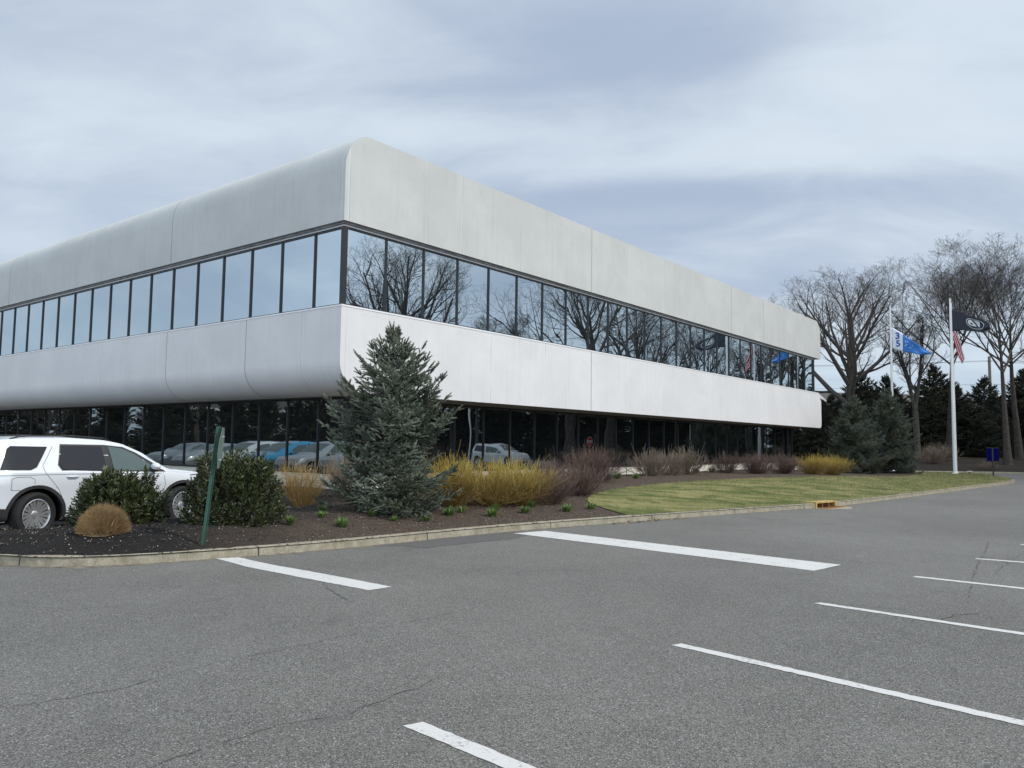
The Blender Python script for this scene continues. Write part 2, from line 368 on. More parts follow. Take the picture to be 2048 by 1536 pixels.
# ---------------------------------------------------------------- terrain
KF = [(-8.9,11.0),(-8.75,10.7),(-8.3,10.5),(-7.4,10.38),(-6.59,10.33),(-5.95,10.16),(-5.2,10.36),(-4.63,10.68),(-3.93,11.17),(-3.26,11.7),(-2.46,12.42),(-1.11,13.85),(-0.19,14.78),(0.52,15.41),(2.24,16.83),(3.51,17.9),(5.63,19.6),(8.29,21.65),(9.28,22.52),(10.99,24.25),(15.19,28.8),(20.82,34.9),(24.6,38.95),(26.2,41.0),(27.2,43.0),(28.7,46.5),(29.9,49.3),(30.0,51.0),(29.0,52.2),(26.5,53.2),(22.0,54.3)]
KB = [(-8.9,11.0),(-8.8,11.35),(-8.3,11.8),(-7.35,12.75),(-6.1,14.9),(-5.0,16.9),(-4.75,17.6),(-5.0,18.15),(-5.96,18.77),(-9,21.2),(-34,41)]
def smooth_path(K, it=2):
    for _ in range(it):
        o = [K[0]]
        for a, b in zip(K[:-1], K[1:]): o += [(a[0]*.75+b[0]*.25, a[1]*.75+b[1]*.25), (a[0]*.25+b[0]*.75, a[1]*.25+b[1]*.75)]
        K = o + [K[-1]]
    return K
def segd(x, y, K):
    best = 1e9
    for (x0, y0), (x1, y1) in zip(K[:-1], K[1:]):
        dx, dy = x1 - x0, y1 - y0; t = max(0, min(1, ((x - x0) * dx + (y - y0) * dy) / (dx * dx + dy * dy))); best = min(best, (x - x0 - t * dx) ** 2 + (y - y0 - t * dy) ** 2)
    return best ** .5
def ss(a, b, x):
    t = max(0, min(1, (x - a) / (b - a))); return t * t * (3 - 2 * t)
def hz(x, y):
    d = min(segd(x, y, KF), segd(x, y, KB)); L = 1.0 + 3.5 * ss(-5, 1, x); amp = (.2 + .08 * ss(-2, 3, x)) * (1 - ss(12, 23, x))
    return .115 + amp * ss(0, L, d)
def fill(poly, step, zf, name, m):
    P = [Vector(p) for p in poly]; pts = []
    for a, b in zip(P, P[1:] + P[:1]):
        n = max(1, int((b - a).length / step))
        pts += [a.lerp(b, i / n) for i in range(n)]
    nb = len(pts); face = list(range(nb))
    xs = [p.x for p in pts]; ys = [p.y for p in pts]
    jx = random.Random(3)
    x = min(xs)
    while x < max(xs):
        y = min(ys)
        while y < max(ys): pts.append(Vector((x + jx.uniform(-.3, .3) * step, y + jx.uniform(-.3, .3) * step))); y += step
        x += step
    vo, _, fo, *_r = delaunay_2d_cdt(pts, [], [face], 1, 1e-5)
    me = bpy.data.meshes.new(name); me.from_pydata([(p.x, p.y, zf(p.x, p.y)) for p in vo], [], [tuple(f) for f in fo])
    bm = bmesh.new(); bm.from_mesh(me); bmesh.ops.recalc_face_normals(bm, faces=bm.faces)
    if sum(f.normal.z for f in bm.faces) < 0: bmesh.ops.reverse_faces(bm, faces=bm.faces)
    bm.to_mesh(me); bm.free()
    return link_mesh(me, name, m, smooth=True)
def rough(poly, amt=.004, step=.05):
    rr = random.Random(int(abs(poly[0][0]) * 100)); P = [Vector(p) for p in poly]; o = []
    for a, b in zip(P, P[1:] + P[:1]):
        n = max(1, int((b - a).length / step)); d = (b - a).normalized(); q = Vector((-d.y, d.x))
        for i in range(n): v = a.lerp(b, i / n) + q * (rr.gauss(0, amt) if i else 0); o.append((v.x, v.y))
    return o
def sheet(poly, z, name, m):
    if m == 'road_paint': poly = rough(poly)
    me = bpy.data.meshes.new(name); me.from_pydata([(x, y, z) for x, y in poly], [], [tuple(range(len(poly)))])
    bm = bmesh.new(); bm.from_mesh(me); bm.normal_update()
    if bm.faces and list(bm.faces)[0].normal.z < 0: bmesh.ops.reverse_faces(bm, faces=bm.faces)
    bm.to_mesh(me); bm.free()
    return link_mesh(me, name, m)
tag(sheet([(-1500, -1500), (1500, -1500), (1500, 1500), (-1500, 1500)], -.02, 'ground', 'far_grass'), kind='structure')
tag(sheet([(-90, -70), (34, -70), (50, -20), (64, 40), (64, 55.2), (15, 55.2), (15, 75), (-90, 75)], 0, 'parking_lot', 'asphalt'), kind='structure')

C0 = Vector((-4.533, 20.5705)); UU = Vector((.62126633, .78359948)); WW = Vector((-.78359948, .62126633))
def B2(a, b): v = C0 + UU * a + WW * b; return (v.x, v.y)
inner = [B2(40.2, 3), B2(3, 3), B2(3, 30)]
KFs = smooth_path(KF); KBs = smooth_path(KB)
poly = KFs + [(20.0, 54.6), B2(40.6, .8), B2(40.2, 3), B2(3, 3), B2(3, 34)] + KBs[::-1][:-1]
tag(fill(poly, .45, lambda x, y: hz(x, y), 'mulch_bed', 'mulch'), kind='structure')
LAWN = [(2.55,17.36),(2.2,18.41),(1.92,19.11),(1.9,19.81),(2.15,20.91),(2.8,22.25),(4.96,26.0),(8.29,30.2),(13.31,34.05),(17.94,38.95),(22.6,44.6),(24.9,47.6),(26.0,50.2),(26.0,51.6),(25.2,52.6)]
off = []
for i, p in enumerate(KFs):
    a = Vector(KFs[max(0, i - 1)]); b = Vector(KFs[min(len(KFs) - 1, i + 1)]); t = (b - a).normalized(); nrm = Vector((-t.y, t.x)); q = Vector(p) + nrm * .1; off.append((q.x, q.y))
i0 = min(range(len(off)), key=lambda i: (Vector(off[i]) - Vector(LAWN[0])).length)
i1 = min(range(len(off)), key=lambda i: (Vector(off[i]) - Vector((26.0, 53.3))).length)
LAWNP = smooth_path(LAWN, 1)[::-1] + off[i0:i1]
tag(fill(LAWNP, .5, lambda x, y: hz(x, y) + .018, 'lawn', 'lawn'), kind='structure')

def kerb(K, name, inside=1, h=.125, w=.15, pos_off=0.0):
    prof = [(0, -.03), (0.012, h - .02), (.035, h), (w, h + .004), (w, -.03)]; V = []; F = []; UVs = []; s = 0; us = []
    for i, p in enumerate(K):
        a = Vector(K[max(0, i - 1)]); b = Vector(K[min(len(K) - 1, i + 1)]); t = (b - a).normalized(); nrm = Vector((-t.y, t.x)) * inside
        if i: s += (Vector(p) - Vector(K[i - 1])).length
        us.append(s)
        for o_, z in prof: q = Vector(p) + nrm * o_; V.append((q.x, q.y, z))
    n = len(prof)
    for i in range(len(K) - 1):
        for k in range(n - 1): F.append((i * n + k, i * n + k + 1, (i + 1) * n + k + 1, (i + 1) * n + k))
    me = bpy.data.meshes.new(name); me.from_pydata(V, [], F); uv = me.uv_layers.new(name='UVMap')
    for lp in me.loops: uv.data[lp.index].uv = (us[lp.vertex_index // n] + pos_off, prof[lp.vertex_index % n][1])
    bm = bmesh.new(); bm.from_mesh(me); bmesh.ops.recalc_face_normals(bm, faces=bm.faces); bm.to_mesh(me); bm.free()
    return link_mesh(me, name, 'kerb_concrete')
# the front kerb is interrupted by the inlet
DR0 = Vector((8.33, 21.68)); DR1 = Vector((9.25, 22.49))
i0 = next(i for i, p in enumerate(KFs) if p[0] > 8.3); i1 = next(i for i, p in enumerate(KFs) if p[0] > 9.27)
tag(kerb(KFs[:i0] + [tuple(DR0)], 'kerb', 1), kind='structure')
tag(kerb([tuple(DR1)] + KFs[i1:], 'kerb', 1, pos_off=.9), kind='structure')
tag(kerb(KBs, 'kerb', -1), kind='structure')

# far berm across the drive
def berm_z(x, y):
    e = y - (55.2 + .02 * (x - 30)); n = math.sin(x * .5) * .12 + math.sin(x * .17 + 2) * .15
    return .1 + (.72 + n) * ss(0, 9, e) + .35 * ss(9, 45, e)
tag(fill([(15, 55.1), (30, 55.2), (64, 55.2), (90, 56), (90, 66.5), (60, 65), (40, 66), (15, 66)], 1.0, berm_z, 'mulch_slope', 'berm_mulch'), kind='structure')
tag(fill([(14, 65.8), (40, 65.8), (60, 64.8), (92, 66.2), (130, 90), (130, 160), (-20, 160), (14, 100)], 5.0, lambda x, y: berm_z(x, y) + .02, 'far_lawn', 'far_grass'), kind='structure')
tag(kerb([(14, 55.1), (30, 55.15), (64, 55.15), (90, 55.9)], 'kerb', 1, h=.13, w=.2), kind='structure')
tag(sheet([(64, 55.6), (64, 40), (50, -20), (34, -70), (300, -70), (300, 56)], -.01, 'side_lawn', 'far_grass'), kind='structure')

# painted markings
def ext(p, q, L):
    d = (Vector(q) - Vector(p)).normalized(); e = Vector(p) + d * L; return (e.x, e.y)
def strip(a, b, w, L, name='parking_line'):
    d = (Vector(b) - Vector(a)).normalized(); n = Vector((-d.y, d.x)) * w; a = Vector(a); e = a + d * L; k = d * w * .25
    return tag(sheet([tuple(a), tuple(a + n + k), tuple(e + n), tuple(e)], .004, name, 'road_paint'), kind='structure')
tag(sheet([(.07, 14.64), (.67, 15.13), (4.69, 11.28), (4.09, 10.71)], .004, 'painted_bar', 'road_paint'), kind='structure')
tag(sheet([(-4.08, 11.08), (-3.81, 11.22), (-3.2, 10.64), (-2.3, 9.93), (-1.34, 9.12), (-1.56, 8.89), (-2.55, 9.68), (-3.4, 10.38)], .004, 'painted_bar', 'road_paint'), kind='structure')
strip((-.61, 4.72), (-.03, 4.15), .125, 4.6)
strip((1.35, 6.66), (3.10, 4.85), .11, 5.0)
strip((3.23, 8.49), (4.61, 7.18), .11, 5.0)
strip((5.20, 10.31), (6.13, 9.52), .12, 5.0)
strip((7.04, 12.07), (7.57, 11.73), .12, 5.0)
strip((8.93, 13.93), (9.9, 13.4), .12, 5.0)
strip((10.9, 15.8), (12.0, 15.3), .12, 5.0)
tag(sheet([(-2.12, 12.58), (-1.69, 12.66), (-1.33, 12.44), (-.95, 12.9), (.10, 13.9), (.42, 14.5), (.25, 15.05), (-.25, 14.68), (-1.15, 13.78)], .002, 'asphalt_patch', 'asphalt_patch'), kind='structure')
mat('apron_concrete', col=(.30, .26, .19), rough=.9, var=.25)
tag(sheet([(8.6, 21.55), (9.25, 21.5), (9.6, 22.3), (9.3, 22.4)], .003, 'concrete_apron', 'apron_concrete'), kind='structure')
def crack(pts, w, name='asphalt_crack'):
    P = [Vector(p) for p in pts]; out = [P[0]]; rr = random.Random(len(pts) * 7 + int(P[0].x * 10))
    for a, b in zip(P[:-1], P[1:]):
        n = max(2, int((b - a).length / .07)); d = (b - a).normalized(); q = Vector((-d.y, d.x))
        out += [a.lerp(b, i / n) + q * rr.gauss(0, .014) for i in range(1, n + 1)]
    V = []; F = []
    for i, p in enumerate(out):
        t = (out[min(i + 1, len(out) - 1)] - out[max(0, i - 1)]).normalized(); q = Vector((-t.y, t.x)); ww = w * rr.uniform(.15, 1.0) * (1 if rr.random() > .15 else .05)
        for s_ in (-1, 1): V.append((p.x + q.x * ww * s_, p.y + q.y * ww * s_, .0035))
    for i in range(len(out) - 1): F.append((2 * i, 2 * i + 2, 2 * i + 3, 2 * i + 1))
    me = bpy.data.meshes.new(name); me.from_pydata(V, [], F); tag(link_mesh(me, name, 'crack_dark'), kind='structure')
V_ = []; F_ = []; rr_ = random.Random(5); w_ = .05
def f_sed(g, b):
    n = g.noise(g.obj(), 5, 5, .7); g.link(g.mix(g.ramp(n, .35, .65), (.085, .075, .062), (.235, .195, .14)), b.inputs['Base Color']); b.inputs['Roughness'].default_value = .95
mat('gutter_sediment', f_sed)
KD = [Vector(a).lerp(Vector(b), t_) for a, b in zip(KFs[:-14], KFs[1:-13]) for t_ in (0, .33, .66)]
for i, p in enumerate(KD):
    t_ = (KD[min(i + 1, len(KD) - 1)] - KD[max(0, i - 1)]).normalized(); nn = Vector((t_.y, -t_.x)); w_ = min(.22, max(.015, w_ + rr_.gauss(0, .022) - (w_ - .06) * .12))
    V_ += [(p.x - nn.x * .03, p.y - nn.y * .03, .0018), (p.x + nn.x * w_, p.y + nn.y * w_, .0018)]
for i in range(len(KD) - 1): F_.append((2 * i, 2 * i + 1, 2 * i + 3, 2 * i + 2))
me = bpy.data.meshes.new('gutter_sediment'); me.from_pydata(V_, [], F_); tag(link_mesh(me, 'gutter_sediment', 'gutter_sediment'), kind='structure')
mat('crack_dark', col=(.030, .029, .028), rough=.95)
for pts, w in [([(-3.6, 4.3), (-3.07, 4.9), (-2.58, 5.31), (-2.12, 6.02), (-1.55, 6.6), (-1.0, 7.3), (-.2, 8.2)], .0035), ([(-1.79, 4.09), (-1.58, 4.4), (-1.32, 4.71), (-.96, 4.94), (-.5, 5.6)], .004),
               ([(-2.25, 9.51), (-1.99, 8.89), (-1.63, 8.23)], .006), ([(8.6, 14.3), (8.11, 13.51), (7.07, 11.98), (5.89, 10.15), (5.05, 8.81)], .006),
               ([(8.9, 13.6), (7.15, 11.5), (6.43, 10.58)], .005), ([(-1.95, 12.75), (-1.69, 12.72), (-1.33, 12.44), (-.9, 12.9), (-.17, 13.62), (.18, 13.9)], .008), ([(7.3, 18.5), (8.1, 17.9)], .012),
               ([(4.1, 7.7), (4.46, 8.01), (4.75, 8.1)], .008), ([(-2.5, 10.6), (-1.2, 9.9), (-.2, 10.4)], .003), ([(-3.3, 10.7), (-2.6, 10.3), (-2.1, 9.6)], .003)]:
    crack(pts, w)

# ---------------------------------------------------------------- the office building (local x = along right face, y = along left face)
BZ = math.atan2(UU.y, UU.x)
bld = empty('office_building', (C0.x, C0.y, 0), BZ)
tag(bld, 'long two storey pale concrete office building with ribbons of mirrored windows and rounded edges', 'building')
LX, LY = 40.45, 36.0; ZB, ZS, ZU, ZR = 2.95, 5.24, 7.54, 10.04
def arc(cx, cz, r, a0, a1, n=10): return [(cx + r * math.cos(rad(a0 + (a1 - a0) * i / n)), cz + r * math.sin(rad(a0 + (a1 - a0) * i / n))) for i in range(n + 1)]
def arc2(far, a0, a1): return [((LX - .85 if far else .85) + .85 * math.cos(rad(a0 + (a1 - a0) * i / 10)), ZR - 1.05 + 1.05 * math.sin(rad(a0 + (a1 - a0) * i / 10))) for i in range(11)]
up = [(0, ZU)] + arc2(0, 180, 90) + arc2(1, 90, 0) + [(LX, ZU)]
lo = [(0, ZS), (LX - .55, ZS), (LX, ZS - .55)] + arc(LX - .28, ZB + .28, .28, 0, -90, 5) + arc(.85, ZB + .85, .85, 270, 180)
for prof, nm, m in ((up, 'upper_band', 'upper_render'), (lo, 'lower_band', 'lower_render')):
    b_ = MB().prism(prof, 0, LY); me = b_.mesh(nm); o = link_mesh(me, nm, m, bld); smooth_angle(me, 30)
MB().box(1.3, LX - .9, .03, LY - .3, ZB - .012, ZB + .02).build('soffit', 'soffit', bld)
MB().box(1.80, LX - 1.1, 1.74, LY - .3, .3, ZB - .02).box(.30, LX - 1.1, .30, LY - .3, ZS + .01, ZU - .01).build('core_wall', 'interior_dark', bld)
MB().box(1.55, LX - 1.1, 1.5, LY - .3, .1, .67).build('plinth', 'plinth_block', bld)
MB().box(.95, LX - .8, .9, 1.5, .1, .415).box(.95, 1.55, 1.5, LY - .3, .1, .415).build('footing_ledge', 'pale_concrete', bld)
# continuous trims above and below the upper windows
hb = MB(); hb.box(.05, LX - .9, .06, .16, ZU - .07, ZU - .005).box(.06, .16, .16, LY - .3, ZU - .07, ZU - .005); hb.build('head_flashing', 'grey_metal', bld)
MB().box(.09, LX - 1.0, .10, .2, ZU - .12, ZU - .073).box(.10, .2, .2, LY - .3, ZU - .12, ZU - .073).build('head_channel', 'pale_metal', bld)
MB().box(-.012, LX - .6, -.012, .09, ZS - .012, ZS + .03).box(-.012, .09, .09, LY, ZS - .012, ZS + .03).build('sill_flashing', 'white_cap', bld) if mat('white_cap', col=(.82, .82, .82), rough=.5) else 0
MB().box(.11, .24, .11, .24, ZS + .01, ZU - .07).build('corner_mullion', 'dark_frame', bld)
MB().box(1.63, 1.76, 1.57, 1.70, .67, ZB - .02).build('corner_mullion', 'dark_frame', bld)
MB().box(39.22, 39.45, .10, .6, ZS + .01, ZU - .07).build('corner_mullion', 'dark_frame', bld)
MB().box(39.2, 39.5, 1.57, 2.0, .67, ZB - .02).box(38.2, 38.5, 1.5, 1.57, .67, ZB - .02).build('corner_mullion', 'dark_frame', bld)
def window_set(n, w, z0, z1, place, gm, deep=.04):
    # pane lies in the local xz plane facing -y; frame bars stand proud
    pane = MB(); pane.v = [(0, 0, z0), (w, 0, z0), (w, 0, z1), (0, 0, z1)]; pane.f = [(0, 1, 2, 3)]; pm = pane.mesh('window', False)
    fr = MB().box(w - .024, w + .024, -deep, .012, z0 + .0, z1).box(.024, w - .024, -.030, .012, z1 - .05, z1 - .002).box(.024, w - .024, -.035, .012, z0 + .002, z0 + .055); fm = fr.mesh('frame')
    for i in range(n):
        x, y, r = place(i)
        o = link_mesh(pm, 'window', gm, bld); o.location = (x, y, 0); o.rotation_euler = (random.gauss(0, .0008), 0, r + random.gauss(0, .0009))
        f = link_mesh(fm, 'frame', 'dark_frame', o)
window_set(26, 1.5, ZS + .03, ZU - .12, lambda i: (.17 + 1.5 * i, .16, 0), 'mirror_glass')
window_set(25, 1.5, .68, ZB - .02, lambda i: (1.75 + 1.5 * i, 1.62, 0), 'dark_glass')
def left_row(n, z0, z1, first, base, x, gm, w=1.523):
    # panes along the left face, running away from the corner
    for i in range(n):
        a = first if i == 0 else base + w * (i - 1); b_ = base + w * i if i else base; ww = b_ - a
        key = (round(ww, 3), z0); 
        if key not in LRC:
            p = MB(); p.v = [(0, 0, z0), (0, ww, z0), (0, ww, z1), (0, 0, z1)]; p.f = [(3, 2, 1, 0)]
            f = MB().box(-.04, .012, ww - .024, ww + .024, z0, z1).box(-.030, .012, .024, ww - .024, z1 - .05, z1 - .002).box(-.035, .012, .024, ww - .024, z0 + .002, z0 + .055)
            LRC[key] = (p.mesh('window', False), f.mesh('frame'))
        pm, fm = LRC[key]; o = link_mesh(pm, 'window', gm, bld); o.location = (x, a, 0); o.rotation_euler = (0, random.gauss(0, .0004), random.gauss(0, .0004))
        link_mesh(fm, 'frame', 'dark_frame', o)
LRC = {}
left_row(23, ZS + .03, ZU - .12, .17, 1.382, .16, 'mirror_glass')
left_row(22, .68, ZB - .02, 1.65, 2.97, 1.68, 'dark_glass')

# ---------------------------------------------------------------- vectorised geometry for plants
def rot_to(d, roll=None):
    """rotation matrices (N,3,3) taking +Z to directions d, with random roll"""
    d = d / np.linalg.norm(d, axis=1, keepdims=True); N = len(d)
    ref = np.where(np.abs(d[:, 2:3]) < .95, np.array([[0, 0, 1.]]), np.array([[1., 0, 0]]))
    a = np.cross(ref, d); a /= np.linalg.norm(a, axis=1, keepdims=True); b = np.cross(d, a)
    if roll is None: roll = RN.uniform(0, 2 * np.pi, N)
    c, s = np.cos(roll)[:, None], np.sin(roll)[:, None]
    return np.stack([a * c + b * s, -a * s + b * c, d], axis=2)
def inst(tpl, Rm, pos, scl):
    V, F = tpl; N = len(pos)
    W_ = np.einsum('nij,kj->nki', Rm, V) * np.asarray(scl).reshape(N, 1, -1) + pos[:, None, :]
    Fo = (F[None] + (np.arange(N) * len(V))[:, None, None]).reshape(-1, F.shape[1])
    return W_.reshape(-1, 3), Fo
def join(parts):
    V = []; F = []; n = 0
    for v, f in parts: V.append(v); F.append(f + n); n += len(v)
    return np.concatenate(V), np.concatenate(F)
def tubes(P, Rr, n=3):
    """P (N,K,3) centre lines, Rr (N,K) radii -> quads"""
    N, K, _ = P.shape; T = np.gradient(P, axis=1); T /= np.linalg.norm(T, axis=2, keepdims=True) + 1e-9
    ref = np.where(np.abs(T[:, :1, 2:3]) < .9, np.array([0, 0, 1.]), np.array([1., 0, 0])) * np.ones((N, K, 1))
    a = np.cross(T, ref); a /= np.linalg.norm(a, axis=2, keepdims=True) + 1e-9; b = np.cross(T, a)
    ang = np.arange(n) * 2 * np.pi / n
    V = P[:, :, None, :] + (a[:, :, None, :] * np.cos(ang)[:, None] + b[:, :, None, :] * np.sin(ang)[:, None]) * Rr[:, :, None, None]
    idx = np.arange(N * K * n).reshape(N, K, n); nx = np.roll(idx, -1, axis=2)
    F = np.stack([idx[:, :-1], nx[:, :-1], nx[:, 1:], idx[:, 1:]], axis=-1).reshape(-1, 4)
    return V.reshape(-1, 3), F

mat('bark_dark', col=(.070, .060, .052), rough=.9, var=.3, vscale=6, bump=.6, spec=.15)
mat('bark_grey', col=(.10, .088, .074), rough=.9, var=.3, vscale=5, bump=.6, spec=.15)
mat('twig_dark', col=(.10, .089, .081), rough=.9, spec=.15, island=.25)

def bare_tree(seed, H, trunk_h, r0, spread, n1, lean=(0, 0), fork=False, ups=.35, levels=5, L1=.55, th=.72):
    """returns (trunk_mesh, crown_mesh): recursive branches, origin at the foot"""
    rn = np.random.default_rng(seed); K = 6
    t = np.linspace(0, 1, K)
    def path(start, d, L, up, jit):
        N = len(start); P = np.zeros((N, K, 3)); P[:, 0] = start; dd = d / np.linalg.norm(d, axis=1, keepdims=True)
        for k in range(1, K):
            dd = dd + rn.normal(0, jit, (N, 3)) + np.array([0, 0, 1.]) * up[:, None] / (K - 1); dd /= np.linalg.norm(dd, axis=1, keepdims=True)
            P[:, k] = P[:, k - 1] + dd * (L / (K - 1))[:, None]
        return P
    if fork:   # twin stems rising from a short foot
        st = np.array([[0, 0, -.2]]); P0 = path(st, np.array([[lean[0], lean[1], 1.]]), np.array([trunk_h]), np.array([.1]), .015)
        R0 = np.linspace(r0 * 1.15, r0 * .95, K)[None]
        e = P0[:, -1]; dirs = np.array([[.16, .02, 1.], [-.17, .05, 1.]]); P1 = path(np.repeat(e, 2, 0), dirs, np.array([H * .62, H * .58]), np.array([.1, .1]), .05)
        R1 = np.linspace(r0 * .68, r0 * .16, K)[None].repeat(2, 0)
        tv = join([tubes(P0, R0, 10), tubes(P1, R1, 7)]); cur = (P1, R1)
    else:
        P0 = path(np.array([[0, 0, -.2]]), np.array([[lean[0], lean[1], 1.]]), np.array([H * th]), np.array([.25]), .035)
        R0 = (r0 * (1 - .82 * t ** .9))[None].copy(); R0[0, 0] *= 1.25
        tv = tubes(P0, R0, 10); cur = (P0, R0)
    trunk_me = np_mesh('trunk', *tv, smooth=True)
    parts = []; cnt = [n1, 6, 5, 4, 4, 4]; Lc = H * L1
    fr0 = (trunk_h / (H * th)) if not fork else .12
    for lv in range(levels):
        P, Rr = cur; N = len(P); nc = cnt[lv]
        lo_ = fr0 if lv == 0 else .16
        u = (np.arange(nc)[None] + rn.uniform(0, 1, (N, nc))) / nc * (1 - lo_) + lo_; u = np.clip(u, 0, .999)
        ix = u * (K - 1); i0_ = ix.astype(int); fx = (ix - i0_)[..., None]; rows = np.arange(N)[:, None]
        S = P[rows, i0_] * (1 - fx) + P[rows, np.minimum(i0_ + 1, K - 1)] * fx
        T = P[rows, np.minimum(i0_ + 1, K - 1)] - P[rows, i0_]; T /= np.linalg.norm(T, axis=2, keepdims=True)
        Rp = Rr[rows, i0_] * (1 - fx[..., 0]) + Rr[rows, np.minimum(i0_ + 1, K - 1)] * fx[..., 0]
        plen = np.linalg.norm(np.diff(P, axis=1), axis=2).sum(1)[:, None]
        S = S.reshape(-1, 3); T = T.reshape(-1, 3); n_ = len(S); uu = u.reshape(-1); pl = np.repeat(plen, nc, 1).reshape(-1); Rp = Rp.reshape(-1)
        az = (np.arange(n_) * 2.4 + rn.uniform(0, 1.2, n_)); ref = np.where(np.abs(T[:, 2:3]) < .9, np.array([[0, 0, 1.]]), np.array([[1., 0, 0]]))
        a = np.cross(T, ref); a /= np.linalg.norm(a, axis=1, keepdims=True); b = np.cross(T, a)
        side = a * np.cos(az)[:, None] + b * np.sin(az)[:, None]
        if lv == 0: ang = rn.uniform(.5, .95, n_) * spread * (1.15 - .5 * (uu - lo_) / (1 - lo_)); L = Lc * (1.08 - .55 * (uu - lo_) / (1 - lo_)) * rn.uniform(.8, 1.12, n_)
        else: ang = rn.uniform(.45, .95, n_) * (.95 if lv > 1 else .85); L = pl * (.66 - .30 * uu) * rn.uniform(.65, 1.2, n_) * (1.0 if lv < 2 else 1.12)
        d = T * np.cos(ang)[:, None] + side * np.sin(ang)[:, None]
        if lv == 0: d[:, 2] = np.maximum(d[:, 2], .12)
        if lv > 0: d[:, 2] = np.where(d[:, 2] < -.25, d[:, 2] * .3, d[:, 2])
        Pn = path(S, d, L, np.full(n_, ups if lv < 2 else .42), .05 + .014 * lv)
        rb = np.minimum(Rp * (.66 if lv == 0 else .62), L * (.028 if lv < 2 else .022) + .004)
        rb = np.maximum(rb, .006)
        Rn = rb[:, None] * (1 - .75 * t[None]); Rn = np.maximum(Rn, .005)
        parts.append(tubes(Pn, Rn, 6 if lv == 0 else (4 if lv < 3 else 3))); cur = (Pn, Rn)
    v, f = join(parts); zm = np.percentile(v[:, 2], 93) * .82; hi = v[:, 2] > zm; v[hi, 2] = zm + (v[hi, 2] - zm) * .55
    return trunk_me, np_mesh('crown', v, f, smooth=True)
def plant_tree(meshes, x, y, z, rz, s, label, group=None, bark='bark_dark', name='bare_tree', sz=None):
    e = empty(name, (x, y, z), rz); e.scale = (s, s, sz or s); tag(e, label, 'tree', group)
    m = [link_mesh(meshes[0], 'trunk', bark, e), link_mesh(meshes[1], 'crown', 'twig_dark', e)]
    return e
T_oak = bare_tree(5, 15.5, 3.6, .48, 1.05, 15, L1=.50, ups=.5)
T_tall = bare_tree(19, 18.0, 7.0, .25, 1.0, 13, L1=.52, ups=.5, lean=(-.05, 0), th=.60)
T_fork = bare_tree(23, 13.0, 4.2, .24, .6, 9, fork=True, L1=.30, ups=.4)
T_gnarl = bare_tree(31, 15.0, 5.5, .45, 1.25, 13, L1=.52, ups=.25)
mesh_by = dict(oak=T_oak, tall=T_tall, fork=T_fork, gnarl=T_gnarl)
G_T = 'bare trees beyond the drive'
def P2(px, depth): return ((px - 1024) / 1572.75 * depth, depth)   # bearing of a surveyed point -> ground position
for kind, x, y, rz, s, sz, bark, lb in [
    ('oak', 27.6, 64.0, .4, 1.16, 1.08, 'bark_dark', 'broad bare tree whose crown rises behind the far end of the office building'),
    ('fork', 34.0, 66.0, .2, 1.0, 1.0, 'bark_grey', 'slim bare tree with a forked grey trunk between the two visible flagpoles'),
    ('tall', 36.9, 66.5, 2.2, 1.25, 1.05, 'bark_dark', 'tallest bare tree, its leaning trunk right behind the black flag pole'),
    ('tall', 37.9, 60.2, 5.0, 1.15, 1.0, 'bark_grey', 'tall bare tree with a thick grey trunk just right of the blue sign'),
    ('tall', 40.9, 63.5, 1.0, 1.2, 1.06, 'bark_grey', 'bare tree at the right edge of the frame with crooked heavy limbs'),
]:
    plant_tree(mesh_by[kind], x, y, berm_z(x, y) - .05, rz, s, lb, G_T, bark, sz=sz)
# trees off to the right whose mirror images fill the ribbon windows
MT = [('oak', 46.5, 27.5, 1.0, 1.42, 'broad bare tree mirrored in the upper windows nearest the corner'),
      ('tall', 47.5, 34.2, 2.0, .80, 'slender bare tree mirrored beside the broad one near the corner'),
      ('fork', 35.6, 34.4, 1.5, .95, 'small twin stemmed bare tree mirrored beside the fifth upper window'),
      ('gnarl', 40.6, 43.9, 2.6, 1.25, 'heavy limbed bare tree mirrored in the middle upper windows'),
      ('oak', 47.0, 50.0, 4.4, 1.12, 'bare spreading tree mirrored left of the black flag reflection'),
      ('gnarl', 51.5, 59.5, .3, .92, 'bare crooked tree mirrored behind the black flag reflection'),
      ('tall', 57.5, 62.5, 3.6, 1.1, 'tall bare tree mirrored between the two flag reflections'),
      ('oak', 58.0, 70.5, 2.9, 1.0, 'bare spreading tree mirrored beside the blue flag reflection'),
      ('gnarl', 57.0, 75.0, 5.2, 1.1, 'bare crooked tree mirrored in the last upper windows')]
for kind, x, y, rz, s, lb in MT:
    plant_tree(mesh_by[kind], x, y, berm_z(x, y) if y > 56 else 0, rz, s, lb, 'bare trees mirrored in the ribbon windows')

# ---------------------------------------------------------------- conifers
def needle_twig(nn, L, nl, nw, core):
    V = []; F = []; rn = random.Random(nn)
    k = 4
    for z, r in ((0, core * .6), (L * .5, core), (L, core * .35)):
        for i in range(k): a = 2 * math.pi * i / k; V.append((r * math.cos(a), r * math.sin(a), z))
    for j in range(2):
        for i in range(k):
            a, b, c, d = j * k + i, j * k + (i + 1) % k, (j + 1) * k + (i + 1) % k, (j + 1) * k + i; F += [(a, b, c), (a, c, d)]
    for i in range(nn):
        z = L * (i + .5) / nn; a = i * 2.4; d = Vector((math.cos(a), math.sin(a), .75)).normalized(); w = Vector((-math.sin(a), math.cos(a), 0)) * nw
        p = Vector((0, 0, z)) + Vector((math.cos(a), math.sin(a), 0)) * core * .5; n = len(V)
        q = p + d * nl * rn.uniform(.8, 1.15); V += [tuple(p - w), tuple(p + w), tuple(q)]; F.append((n, n + 1, n + 2))
    return np.array(V), np.array(F)
